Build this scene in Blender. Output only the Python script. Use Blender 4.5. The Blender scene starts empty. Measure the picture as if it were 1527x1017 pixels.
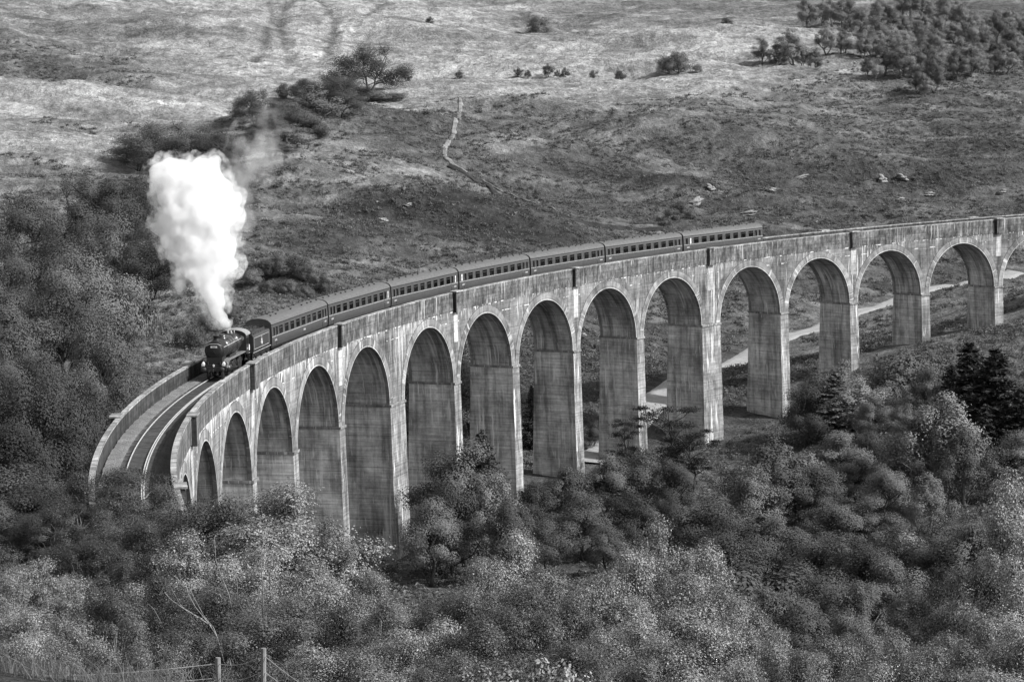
import bpy, math, random
import numpy as np
from mathutils import Matrix, Vector

scene = bpy.context.scene
COL = scene.collection
R_ = math.radians
# ------------------------------------------------------------------ camera, sky, sun, exposure
PW, PH = 1527.0, 1017.0
FPX = 3669.33
CZ = 25.28
YAW, PIT, ROLL = -1.5657514854208827 + math.pi, 0.09319406971003191, -0.014556044929291457
cy, sy, cp, sp = math.cos(YAW), math.sin(YAW), math.cos(PIT), math.sin(PIT)
FWD = np.array([cy * cp, sy * cp, -sp]); RT0 = np.array([sy, -cy, 0.0]); UP0 = np.cross(RT0, FWD)
RT = RT0 * math.cos(ROLL) + UP0 * math.sin(ROLL); UP = -RT0 * math.sin(ROLL) + UP0 * math.cos(ROLL)
cam = bpy.data.cameras.new('camera'); camo = bpy.data.objects.new('camera', cam); COL.objects.link(camo)
camo.matrix_world = Matrix(((RT[0], UP[0], -FWD[0], 0), (RT[1], UP[1], -FWD[1], 0), (RT[2], UP[2], -FWD[2], CZ), (0, 0, 0, 1)))
cam.sensor_width = 36.0; cam.lens = FPX / PW * 36.0; cam.clip_start = 0.5; cam.clip_end = 6000
scene.camera = camo

SUN_DIR = np.array([0.92, -0.25, 0.78]); SUN_DIR /= np.linalg.norm(SUN_DIR)
w = bpy.data.worlds.new('World'); scene.world = w; w.use_nodes = True
nt = w.node_tree; bg = nt.nodes['Background']
sk = nt.nodes.new('ShaderNodeTexSky'); sk.sky_type = 'NISHITA'; sk.sun_disc = False
sk.sun_elevation = math.asin(SUN_DIR[2]); sk.sun_rotation = math.atan2(SUN_DIR[0], SUN_DIR[1])
sk.air_density = 1.0; sk.dust_density = 2.0
bw = nt.nodes.new('ShaderNodeRGBToBW')                      # the photograph is black and white
nt.links.new(sk.outputs[0], bw.inputs[0]); nt.links.new(bw.outputs[0], bg.inputs[0])
bg.inputs[1].default_value = 0.11
sun = bpy.data.lights.new('sun', 'SUN'); sun.energy = 2.6; sun.angle = R_(1.5); sun.color = (1, 1, 1)
suno = bpy.data.objects.new('sun', sun); COL.objects.link(suno)
suno.rotation_euler = Vector(SUN_DIR).to_track_quat('Z', 'Y').to_euler(); suno.location = (100, 200, 200)
vs = scene.view_settings
vs.view_transform = 'Standard'; vs.look = 'None'; vs.exposure = 1.1; vs.gamma = 1.0; vs.use_curve_mapping = False
cyc = scene.cycles
cyc.max_bounces = 12; cyc.diffuse_bounces = 3; cyc.glossy_bounces = 2; cyc.transmission_bounces = 3
cyc.volume_bounces = 10; cyc.transparent_max_bounces = 10
cyc.use_denoising = True; cyc.use_adaptive_sampling = True; cyc.adaptive_threshold = 0.01
cyc.caustics_reflective = False; cyc.caustics_refractive = False
cyc.volume_step_rate = 2.0; cyc.sample_clamp_indirect = 4.0

def wp(u, v, Y):
    """the place at depth Y (metres north of the viewpoint) on the sight line through photo pixel u, v"""
    d = FWD * FPX + RT * (u - PW / 2) - UP * (v - PH / 2)
    k = Y / d[1]
    return np.array([d[0] * k, Y, CZ + d[2] * k])

def pix(P):
    P = np.atleast_2d(P) - np.array([0, 0, CZ]); z = P @ FWD
    return np.stack([PW / 2 + FPX * (P @ RT) / z, PH / 2 - FPX * (P @ UP) / z], 1)

# ------------------------------------------------------------------ tags, meshes, materials
def tag(o, label=None, cat=None, group=None, kind=None):
    if label: o['label'] = label
    if cat: o['category'] = cat
    if group: o['group'] = group
    if kind: o['kind'] = kind
    return o

def empty(name, loc=(0, 0, 0), **k):
    o = bpy.data.objects.new(name, None); COL.objects.link(o); o.location = loc; o.empty_display_size = 0.3
    return tag(o, **k)

def link(name, me, parent=None, **k):
    o = bpy.data.objects.new(name, me); COL.objects.link(o)
    if parent is not None: o.parent = parent
    return tag(o, **k)

class MB:
    def __init__(s): s.v = []; s.f = []; s.uv = None; s.sm = False
    def add(s, vs_, fs):
        n = len(s.v); s.v += [tuple(float(c) for c in p) for p in vs_]; s.f += [tuple(i + n for i in f) for f in fs]; return s
    def box(s, c, d, m=None):
        x, y, z = [k / 2 for k in d]
        p = [(-x, -y, -z), (x, -y, -z), (x, y, -z), (-x, y, -z), (-x, -y, z), (x, -y, z), (x, y, z), (-x, y, z)]
        if m is not None: p = [tuple(m @ Vector(q)) for q in p]
        return s.add([(q[0] + c[0], q[1] + c[1], q[2] + c[2]) for q in p],
                     [(0, 3, 2, 1), (4, 5, 6, 7), (0, 1, 5, 4), (1, 2, 6, 5), (2, 3, 7, 6), (3, 0, 4, 7)])
    def rings(s, rings, closed=True, caps=True):
        n = len(rings[0]); b = len(s.v)
        for r in rings: s.v += [tuple(float(c) for c in p) for p in r]
        m = n if closed else n - 1
        for i in range(len(rings) - 1):
            for j in range(m):
                a = b + i * n + j; c = b + i * n + (j + 1) % n
                s.f.append((a, c, c + n, a + n))
        if caps and closed:
            s.f.append(tuple(b + j for j in range(n))[::-1]); s.f.append(tuple(b + (len(rings) - 1) * n + j for j in range(n)))
        return s
    def tube(s, pts, rad, n=6):
        pts = [np.array(p, float) for p in pts]
        if np.isscalar(rad): rad = [rad] * len(pts)
        rs = []
        for i, p in enumerate(pts):
            t = pts[min(i + 1, len(pts) - 1)] - pts[max(i - 1, 0)]; t = t / (np.linalg.norm(t) + 1e-9)
            a = np.cross(t, (0, 0, 1.0) if abs(t[2]) < .9 else (1.0, 0, 0)); a /= np.linalg.norm(a); b = np.cross(t, a)
            rs.append([p + rad[i] * (a * math.cos(k * 2 * math.pi / n) + b * math.sin(k * 2 * math.pi / n)) for k in range(n)])
        return s.rings(rs)
    def cyl(s, p0, p1, r0, r1=None, n=16): return s.tube([p0, p1], [r0, r0 if r1 is None else r1], n)
    def lathe(s, c, axis, prof, n=20):
        """prof: (distance along the axis, radius)"""
        c = np.array(c, float); t = np.array(axis, float); t /= np.linalg.norm(t)
        a = np.cross(t, (0, 0, 1.0) if abs(t[2]) < .9 else (1.0, 0, 0)); a /= np.linalg.norm(a); b = np.cross(t, a)
        return s.rings([[c + t * h + r * (a * math.cos(k * 2 * math.pi / n) + b * math.sin(k * 2 * math.pi / n)) for k in range(n)] for h, r in prof])
    def prism(s, poly, a0, a1, f):
        """poly: 2-d outline, f(p, q, a) -> 3-d point; extruded from a0 to a1"""
        return s.rings([[f(p[0], p[1], a) for p in poly] for a in (a0, a1)])
    def mesh(s, name, mat, smooth=False):
        me = bpy.data.meshes.new(name); me.from_pydata(s.v, [], s.f)
        if s.uv is not None:
            l = me.uv_layers.new(name='UVMap'); vi = np.empty(len(me.loops), np.int32); me.loops.foreach_get('vertex_index', vi)
            l.data.foreach_set('uv', np.array(s.uv, np.float32)[vi].ravel())
        me.materials.append(mat)
        if smooth: me.polygons.foreach_set('use_smooth', np.ones(len(me.polygons), bool))
        me.update(); return me
    def build(s, name, mat, parent=None, smooth=False, **k): return link(name, s.mesh(name, mat, smooth), parent, **k)

def np_mesh(name, V, F, mat, smooth=False, uv=None):
    """fast mesh from arrays; F is (n, 3 or 4)"""
    me = bpy.data.meshes.new(name); k = F.shape[1]
    me.vertices.add(len(V)); me.vertices.foreach_set('co', np.ascontiguousarray(V, np.float32).ravel())
    me.loops.add(F.size); me.loops.foreach_set('vertex_index', np.ascontiguousarray(F, np.int32).ravel())
    me.polygons.add(len(F)); me.polygons.foreach_set('loop_start', np.arange(0, F.size, k, dtype=np.int32))
    if smooth: me.polygons.foreach_set('use_smooth', np.ones(len(F), bool))
    if uv is not None:
        l = me.uv_layers.new(name='UVMap'); l.data.foreach_set('uv', np.ascontiguousarray(uv[F.ravel()], np.float32).ravel())
    me.materials.append(mat); me.update(calc_edges=True); me.validate(); return me

class NT:
    def __init__(s, name):
        s.m = bpy.data.materials.new(name); s.m.use_nodes = True; s.t = s.m.node_tree; s.t.nodes.clear()
        s.out = s.n('ShaderNodeOutputMaterial')
    def n(s, ty, **k):
        nd = s.t.nodes.new(ty)
        for a, b in k.items(): setattr(nd, a, b)
        return nd
    def l(s, a, b): s.t.links.new(a, b)
    def put(s, sock, x):
        if isinstance(x, (int, float)): sock.default_value = x if sock.type == 'VALUE' else (x, x, x, 1) if sock.type == 'RGBA' else (x, x, x)
        elif isinstance(x, (tuple, list)): sock.default_value = x
        else: s.l(x, sock)
    def math(s, op, a, b=0.0, c=None, clamp=False):
        nd = s.n('ShaderNodeMath', operation=op); nd.use_clamp = clamp
        s.put(nd.inputs[0], a); s.put(nd.inputs[1], b)
        if c is not None: s.put(nd.inputs[2], c)
        return nd.outputs[0]
    def mr(s, x, a, b, c=0.0, d=1.0):
        nd = s.n('ShaderNodeMapRange'); nd.clamp = True
        for i, q in enumerate((x, a, b, c, d)): s.put(nd.inputs[i], q)
        return nd.outputs[0]
    def noise(s, vec, scale, detail=4.0, rough=0.55, sc=None):
        if sc is not None:
            mp = s.n('ShaderNodeMapping'); s.l(vec, mp.inputs[0]); mp.inputs[3].default_value = sc; vec = mp.outputs[0]
        nd = s.n('ShaderNodeTexNoise'); s.l(vec, nd.inputs['Vector']); nd.inputs['Scale'].default_value = scale
        nd.inputs['Detail'].default_value = detail; nd.inputs['Roughness'].default_value = rough
        return nd.outputs['Fac']
    def mix(s, f, a, b):
        nd = s.n('ShaderNodeMix', data_type='FLOAT'); s.put(nd.inputs[0], f); s.put(nd.inputs[2], a); s.put(nd.inputs[3], b)
        return nd.outputs[0]
    def bsdf(s, col, rough=.8, spec=.3, metal=0.0, bump=None, bs=.3, bd=.1):
        p = s.n('ShaderNodeBsdfPrincipled'); s.put(p.inputs['Base Color'], col); s.put(p.inputs['Roughness'], rough)
        p.inputs['Specular IOR Level'].default_value = spec; p.inputs['Metallic'].default_value = metal
        if bump is not None:
            b = s.n('ShaderNodeBump'); b.inputs['Strength'].default_value = bs; b.inputs['Distance'].default_value = bd
            s.l(bump, b.inputs['Height']); s.l(b.outputs[0], p.inputs['Normal'])
        s.l(p.outputs[0], s.out.inputs['Surface']); return p

def paint(name, col, rough=.5, spec=.4, var=.25, scale=3.0, metal=0.0):
    t = NT(name); tc = t.n('ShaderNodeTexCoord').outputs['Object']
    f = t.noise(tc, scale, 5); t.bsdf(t.mr(f, .3, .7, col * (1 - var), col * (1 + var)), rough, spec, metal); return t.m

M = {}
for nm, c, r_ in (('black_paint', .012, .35), ('dark_paint', .03, .3), ('smokebox_black', .009, .6), ('iron', .03, .5), ('coach_side', .065, .3),
                  ('coach_lower', .02, .35), ('coach_roof', .10, .5), ('underframe', .013, .7), ('pale_line', .42, .5), ('white_paint', .8, .4),
                  ('blind', .62, .6), ('seat_cloth', .10, .9), ('headrest', .62, .9), ('coal', .02, .7), ('rail_steel', .5, .35), ('rail_side', .05, .8),
                  ('sleeper_wood', .07, .9), ('cab_roof', .23, .55), ('footplate', .17, .45), ('boiler_paint', .035, .22), ('post_wood', .19, .9), ('wire', .34, .5),
                  ('rock', .21, .9), ('shed_roof', .40, .8), ('shed_wall', .05, .9), ('rubber', .01, .8), ('brass', .35, .3), ('tender_paint', .04, .32)):
    M[nm] = paint(nm, c, r_)
t = NT('window_glass'); a = t.n('ShaderNodeBsdfGlossy'); a.inputs[1].default_value = .04; a.inputs[0].default_value = (.9, .9, .9, 1)
b = t.n('ShaderNodeBsdfTransparent'); b.inputs[0].default_value = (.62, .62, .62, 1); mx = t.n('ShaderNodeMixShader')
fr = t.n('ShaderNodeFresnel'); fr.inputs[0].default_value = 1.5; t.l(fr.outputs[0], mx.inputs[0]); t.l(b.outputs[0], mx.inputs[1]); t.l(a.outputs[0], mx.inputs[2])
t.l(mx.outputs[0], t.out.inputs[0]); M['glass'] = t.m

def leaf_mat(name, col, trans=.10, isl=.10, obj=.42, rough=.6, spec=.12):
    t = NT(name); ri = t.n('ShaderNodeNewGeometry').outputs['Random Per Island']; ro = t.n('ShaderNodeObjectInfo').outputs['Random']
    c = t.math('MULTIPLY', t.mr(ri, 0, 1, col * (1 - isl), col * (1 + isl)), t.mr(ro, 0, 1, 1 - obj, 1 + obj))
    p = t.n('ShaderNodeBsdfPrincipled'); t.put(p.inputs['Base Color'], c); p.inputs['Roughness'].default_value = rough; p.inputs['Specular IOR Level'].default_value = spec
    tr = t.n('ShaderNodeBsdfTranslucent'); t.put(tr.inputs[0], t.math('MULTIPLY', c, 1.3)); mx = t.n('ShaderNodeMixShader'); mx.inputs[0].default_value = trans
    t.l(p.outputs[0], mx.inputs[1]); t.l(tr.outputs[0], mx.inputs[2]); t.l(mx.outputs[0], t.out.inputs[0]); return t.m
M['leaf_dark'] = leaf_mat('leaf_dark', .07); M['leaf_mid'] = leaf_mat('leaf_mid', .105); M['leaf_light'] = leaf_mat('leaf_light', .17)
M['leaf_birch'] = leaf_mat('leaf_birch', .19, .14, .8, .4, .45, .35); M['leaf_birch_dark'] = leaf_mat('leaf_birch_dark', .075, .12, .7, .35, .45, .3); M['needle'] = leaf_mat('needle', .042, .12); M['fern'] = leaf_mat('fern', .13, .3)
M['heather'] = leaf_mat('heather', .10, .2, .35, .3, .8, .1); M['pale_grass'] = leaf_mat('pale_grass', .26, .3, .3, .3, .8, .1)
M['twig_bark'] = paint('twig_bark', .15, .9, .2, .4, 8); M['bough_bark'] = paint('bough_bark', .24, .8, .2, .4, 6); M['bark'] = paint('bark', .07, .9, .2, .4, 8); M['birch_bark'] = paint('birch_bark', .42, .8, .2, .4, 6)

# ------------------------------------------------------------------ the railway's line
RC = 241.4; CX, CY = 211.155, 206.697; GR = 0.022054
def rp(s, off=0.0, z=0.0):
    """point at chainage s, off metres from the track towards the inside of the curve, z above rail level"""
    a = s / RC; r = RC - off
    return np.array([CX - r * math.cos(a), CY + r * math.sin(a), z + GR * s])
def rpv(s, off, z):
    a = s / RC; r = RC - off
    return np.stack([CX - r * np.cos(a), CY + r * np.sin(a), z + GR * s], -1)
AP, WIDE = 17.0994, 2.757
ARCH = {i: i * AP + (WIDE if i > 4 else 0) + (WIDE if i > 9 else 0) for i in range(-3, 18)}
AI = sorted(ARCH)
PIER = {i: (ARCH[i] + ARCH[i + 1]) / 2 for i in AI[:-1]}         # pier i stands between arch i and i+1
S0, S1 = ARCH[-3] - AP / 2, ARCH[17] + AP / 2
PIER[-4] = S0; PIER[17] = S1
AR = 7.62; Z_IMP = -9.79; Z_PAR = -1.06; HALF = 2.95

# ------------------------------------------------------------------ terrain
def perlin(x, y, seed):
    rng = np.random.RandomState(seed); n = 256
    ang = rng.rand(n, n) * 2 * np.pi; gx, gy = np.cos(ang), np.sin(ang)
    xi = np.floor(x).astype(int); yi = np.floor(y).astype(int); fx, fy = x - xi, y - yi
    def g(i, j, dx, dy): return gx[i % n, j % n] * dx + gy[i % n, j % n] * dy
    u = fx * fx * fx * (fx * (fx * 6 - 15) + 10); v = fy * fy * fy * (fy * (fy * 6 - 15) + 10)
    a = g(xi, yi, fx, fy); b = g(xi + 1, yi, fx - 1, fy); c = g(xi, yi + 1, fx, fy - 1); d = g(xi + 1, yi + 1, fx - 1, fy - 1)
    return (a + (b - a) * u) * (1 - v) + (c + (d - c) * u) * v

TP = [(0, 0, 23.4), (-15, 0, 24), (15, 0, 22.6), (0, -30, 29), (-60, 0, 24), (60, 0, 20), (0, 46, 12.0), (-2.6, 44, 12.6), (12, 46, 11.0), (-5.5, 46.5, 13.7), (-4.4, 45, 13.8),
      (-7.7, 40, 15.9), (-8.6, 44, 14.7), (-6.9, 44, 14.5), (-11, 43, 15.2), (-9, 53, 10.2), (-14, 52, 10.8), (-6, 36, 16.9), (-60, 60, 14), (60, 60, 8), (-25, 100, 1.5), (0, 100, 0.5), (25, 100, -1.5), (-60, 110, 4), (70, 110, -4),
      (-27, 150, -1.6), (-33, 150, -2.2), (-22, 160, -4), (-40, 155, -4), (-29, 130, -1.4), (-10, 160, -13), (20, 160, -14), (55, 170, -13), (-70, 170, -6),
      (-38, 185, -10), (-16, 185, -14), (-5, 210, -22), (30, 220, -23), (70, 230, -20), (-27, 216, -17), (-26, 232, -21), (-23.6, 249, -24), (-20, 265, -26),
      (-15, 283, -26), (-8, 300, -25.5), (-1, 315, -24.8), (7, 330, -24.2), (16, 344, -24), (27, 358, -23.8), (39, 372, -22), (51.5, 384, -15.5), (64.5, 395, -12.5), (78, 404, -11.4),
      (92, 412, -7), (110, 420, -1), (20, 280, -25), (45, 300, -22), (75, 320, -15), (-45, 240, -22), (-70, 250, -20), (-60, 300, -20), (-42, 210, -18), (-80, 200, -12)]
TV = [(885, 690, 345), (960, 612, 372), (1090, 550, 430), (1200, 500, 478), (1330, 455, 520), (1410, 432, 540), (1500, 420, 560),
      (830, 480, 440), (600, 400, 520), (430, 455, 400), (430, 400, 470), (830, 400, 520), (830, 300, 620), (830, 220, 700), (690, 145, 800), (1100, 125, 820),
      (1100, 200, 720), (1100, 300, 640), (1100, 400, 560), (1400, 300, 650), (1400, 200, 750), (1520, 130, 820), (1400, 370, 590), (1450, 535, 375), (1520, 500, 385), (1540, 600, 350),
      (500, 168, 700), (450, 200, 655), (410, 238, 620), (350, 330, 540), (300, 440, 440), (560, 300, 600),
      (100, 200, 720), (100, 100, 860), (100, 0, 1020), (350, 150, 820), (350, 0, 1060), (300, 262, 640), (-100, 200, 700), (-100, 50, 900), (400, 185, 760), (520, 145, 800),
      (100, 480, 400), (150, 375, 500), (-80, 460, 420), (-100, 560, 300), (700, 0, 1150), (1100, 0, 1150), (1500, 0, 1100), (800, 70, 980), (1300, 70, 930), (1650, 100, 860), (1650, 300, 660), (1650, 420, 540)]
CP = np.array(TP + [tuple(wp(*q)) for q in TV] + [(0, 1900, 210), (-500, 1900, 230), (500, 1900, 220), (-400, 900, 70), (450, 900, 70), (-250, 450, -5), (300, 500, 20), (250, 250, -10), (-200, 200, 0), (-150, -30, 30), (150, -30, 22)], float)
def rbf_fit(P, val, lam):
    d = np.hypot(P[:, None, 0] - P[None, :, 0], P[:, None, 1] - P[None, :, 1]); n = len(P)
    K = -np.sqrt(d * d + 36.0) ; A = np.zeros((n + 3, n + 3)); A[:n, :n] = K + lam * np.eye(n)
    Q = np.c_[np.ones(n), P[:, :2] / 100]; A[:n, n:] = Q; A[n:, :n] = Q.T
    return np.linalg.solve(A, np.r_[val, 0, 0, 0])
def rbf_eval(P, c, x, y):
    o = c[-3] + c[-2] * x / 100 + c[-1] * y / 100
    for i in range(len(P)): o = o - c[i] * np.sqrt((x - P[i, 0]) ** 2 + (y - P[i, 1]) ** 2 + 36.0)
    return o
TC = rbf_fit(CP, CP[:, 2], 2.0)
GULLY = [[(402, 0, 1055), (412, 40, 990), (395, 75, 920), (378, 95, 890)], [(425, 0, 1055), (412, 42, 985), (425, 75, 920), (432, 96, 880)],
         [(475, 0, 1080), (508, 38, 1000), (492, 70, 930), (482, 90, 890)], [(760, 0, 1100), (790, 20, 1060), (880, 52, 1000)], [(590, 0, 1120), (560, 20, 1060), (508, 38, 1000)]]
GULLY = [[wp(*q)[:2] for q in g] for g in GULLY]
def seg_dist(x, y, poly):
    d = np.full(np.shape(x), 1e9)
    for a, b in zip(poly[:-1], poly[1:]):
        ab = np.array(b) - np.array(a); tt = np.clip(((x - a[0]) * ab[0] + (y - a[1]) * ab[1]) / (ab @ ab), 0, 1)
        d = np.minimum(d, np.hypot(x - a[0] - tt * ab[0], y - a[1] - tt * ab[1]))
    return d
MOUNDS = [(wp(*q)[:2], h_, rx_, ry_) for q, h_, rx_, ry_ in (((610, 325, 588), 7.0, 38, 17), ((420, 425, 440), 3.5, 12, 9), ((500, 205, 690), 5, 30, 16), ((860, 185, 750), 5, 50, 14), ((1010, 305, 640), 4, 14, 10), ((240, 135, 830), 6, 50, 16), ((105, 112, 850), -5, 22, 9), ((60, 165, 790), 6, 55, 12), ((960, 80, 940), 7, 50, 18), ((1200, 250, 690), 5, 60, 14),
          ((760, 250, 680), 4, 40, 10), ((600, 60, 960), 8, 45, 22), ((1400, 330, 620), 4, 60, 12), ((330, 60, 950), 7, 40, 20), ((560, 385, 520), 3, 30, 8), ((700, 105, 880), 5, 60, 12), ((1150, 70, 950), 6, 50, 14), ((290, 490, 400), 2.5, 16, 10), ((980, 230, 700), 4, 40, 10))]
def ss(x, a, b):
    q = np.clip((x - a) / (b - a), 0, 1); return q * q * (3 - 2 * q)
PATHV = [(868, 697, 341), (885, 684, 346), (960, 616, 372), (1015, 588, 392), (1090, 548, 430), (1200, 502, 478), (1330, 456, 520), (1365, 441, 534), (1425, 430, 548), (1520, 426, 570)]
PATH2 = [(690, 145, 800), (680, 180, 755), (668, 215, 712), (660, 235, 690), (672, 252, 672), (712, 272, 655)]
PATH_W = [wp(*q)[:2] for q in PATHV]
def hgt(x, y, fine=True):
    x = np.asarray(x, float); y = np.asarray(y, float)
    z = rbf_eval(CP, TC, x, y)
    far = ss(y, 380, 520); r = np.hypot(x - CX, y - CY) - RC
    via = 1 - np.exp(-(np.abs(r) / 10.0) ** 2)
    via = via * (1 - .85 * np.exp(-(seg_dist(x, y, PATH_W) / 7.0) ** 2))
    # long folds slanting down the hillside, then tussocks
    k = perlin(x / 70 + .3 * y / 70, y / 34, 3) * 3.4 + perlin(x / 33 + .5 * y / 40, y / 17, 4) * 2.0
    k += (.5 - np.abs(perlin(x / 26 + y / 60, y / 13, 5))) * 2.2 + perlin(x / 9, y / 7, 6) * .8
    z = z + k * 1.25 * (0.08 + .92 * far) * via
    if fine:
        z = z + (perlin(x / 3.4, y / 3.0, 7) * .55 + perlin(x / 1.5, y / 1.4, 8) * .30) * (.35 + .65 * far) * (1 - .8 * np.exp(-(seg_dist(x, y, PATH_W) / 4.0) ** 2))
    for q, hh_, rx_, ry_ in MOUNDS: z = z + hh_ * np.exp(-((x - q[0]) / rx_) ** 2 - ((y - q[1] + .25 * (x - q[0])) / ry_) ** 2)
    for g in GULLY: z = z - 1.1 * np.exp(-(seg_dist(x, y, g) / 3.0) ** 2)
    return z
def gz(x, y): return float(hgt(np.array([x]), np.array([y]), False)[0])

def hit(u, v, y0=300, y1=1500):
    ys_ = np.arange(y0, y1, 2.0); d = FWD * FPX + RT * (u - PW / 2) - UP * (v - PH / 2); k = ys_ / d[1]
    f = hgt(d[0] * k, ys_, False) - (CZ + d[2] * k); i = int(np.argmax(f > 0)) if (f > 0).any() else len(ys_) - 1
    return np.array([d[0] * k[i], ys_[i], CZ + d[2] * k[i]])
# ground cover albedo (grass, heather); sunlit top and cloud-shaded middle painted in
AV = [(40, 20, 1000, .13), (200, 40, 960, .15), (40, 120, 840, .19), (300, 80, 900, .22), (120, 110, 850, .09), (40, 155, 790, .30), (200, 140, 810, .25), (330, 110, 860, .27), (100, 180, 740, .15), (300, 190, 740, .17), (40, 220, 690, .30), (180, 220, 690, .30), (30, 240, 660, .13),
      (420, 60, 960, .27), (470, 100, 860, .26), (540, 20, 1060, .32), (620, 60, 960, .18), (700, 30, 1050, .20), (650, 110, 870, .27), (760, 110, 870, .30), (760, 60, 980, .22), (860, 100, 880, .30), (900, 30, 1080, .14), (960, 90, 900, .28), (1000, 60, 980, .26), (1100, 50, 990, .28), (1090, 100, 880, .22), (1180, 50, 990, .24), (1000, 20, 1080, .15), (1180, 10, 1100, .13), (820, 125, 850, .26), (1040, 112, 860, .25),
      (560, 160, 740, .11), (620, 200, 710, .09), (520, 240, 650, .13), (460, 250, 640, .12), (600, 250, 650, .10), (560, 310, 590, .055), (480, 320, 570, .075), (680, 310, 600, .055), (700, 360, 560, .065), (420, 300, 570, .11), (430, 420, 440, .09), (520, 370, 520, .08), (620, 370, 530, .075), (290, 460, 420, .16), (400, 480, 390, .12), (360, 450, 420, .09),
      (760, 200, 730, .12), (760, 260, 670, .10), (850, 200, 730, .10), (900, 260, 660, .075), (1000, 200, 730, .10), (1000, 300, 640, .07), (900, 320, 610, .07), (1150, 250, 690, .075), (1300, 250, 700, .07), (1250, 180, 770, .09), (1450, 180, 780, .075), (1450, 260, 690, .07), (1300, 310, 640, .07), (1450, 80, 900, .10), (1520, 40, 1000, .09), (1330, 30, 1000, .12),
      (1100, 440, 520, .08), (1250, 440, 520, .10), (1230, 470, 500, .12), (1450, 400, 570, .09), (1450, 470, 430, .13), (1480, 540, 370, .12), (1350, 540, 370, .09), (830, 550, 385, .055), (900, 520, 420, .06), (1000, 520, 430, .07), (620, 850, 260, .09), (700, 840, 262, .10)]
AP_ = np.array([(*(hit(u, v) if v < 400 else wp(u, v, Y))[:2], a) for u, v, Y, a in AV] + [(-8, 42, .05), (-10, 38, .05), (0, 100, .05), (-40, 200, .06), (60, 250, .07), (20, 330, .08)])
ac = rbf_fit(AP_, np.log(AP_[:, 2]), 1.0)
ys = np.concatenate([[-60, -30, -10, 2, 10, 18, 24], np.geomspace(28, 250, 200), np.linspace(251, 450, 230), np.linspace(450.8, 930, 560), np.linspace(932, 1180, 190), np.geomspace(1184, 1900, 60)])
an = np.concatenate([np.linspace(-62, -16.5, 30), np.linspace(-16, 16, 480), np.linspace(16.5, 62, 30)])
AA, YY = np.meshgrid(np.tan(np.radians(an)), ys); YD = np.maximum(YY, 24); XX = AA * YD
ZZ = hgt(XX, YY)
nr, ncol = XX.shape; idx = np.arange(nr * ncol).reshape(nr, ncol)
F = np.stack([idx[:-1, :-1], idx[:-1, 1:], idx[1:, 1:], idx[1:, :-1]], -1).reshape(-1, 4)
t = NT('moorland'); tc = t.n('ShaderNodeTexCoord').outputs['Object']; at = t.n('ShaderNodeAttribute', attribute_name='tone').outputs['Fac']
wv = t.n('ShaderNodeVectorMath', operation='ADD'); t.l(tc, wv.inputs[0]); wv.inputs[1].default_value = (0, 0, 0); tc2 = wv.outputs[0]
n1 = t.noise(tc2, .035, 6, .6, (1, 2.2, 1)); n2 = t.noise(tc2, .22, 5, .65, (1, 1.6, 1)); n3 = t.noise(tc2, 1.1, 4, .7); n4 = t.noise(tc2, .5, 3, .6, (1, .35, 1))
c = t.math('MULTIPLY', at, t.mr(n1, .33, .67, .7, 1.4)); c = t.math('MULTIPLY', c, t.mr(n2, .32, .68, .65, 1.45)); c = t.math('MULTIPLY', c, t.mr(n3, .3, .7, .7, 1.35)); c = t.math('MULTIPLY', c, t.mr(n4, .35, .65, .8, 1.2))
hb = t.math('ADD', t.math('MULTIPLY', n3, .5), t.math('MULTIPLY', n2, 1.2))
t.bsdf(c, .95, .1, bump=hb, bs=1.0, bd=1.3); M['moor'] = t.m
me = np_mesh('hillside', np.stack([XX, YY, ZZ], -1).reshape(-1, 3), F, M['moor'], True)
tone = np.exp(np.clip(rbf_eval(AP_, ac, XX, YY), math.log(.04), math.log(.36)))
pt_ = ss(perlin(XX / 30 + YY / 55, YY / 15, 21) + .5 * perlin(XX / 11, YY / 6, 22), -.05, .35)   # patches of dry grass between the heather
tone = tone * (0.85 + .45 * pt_ * ss(YY, 380, 520))
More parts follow.
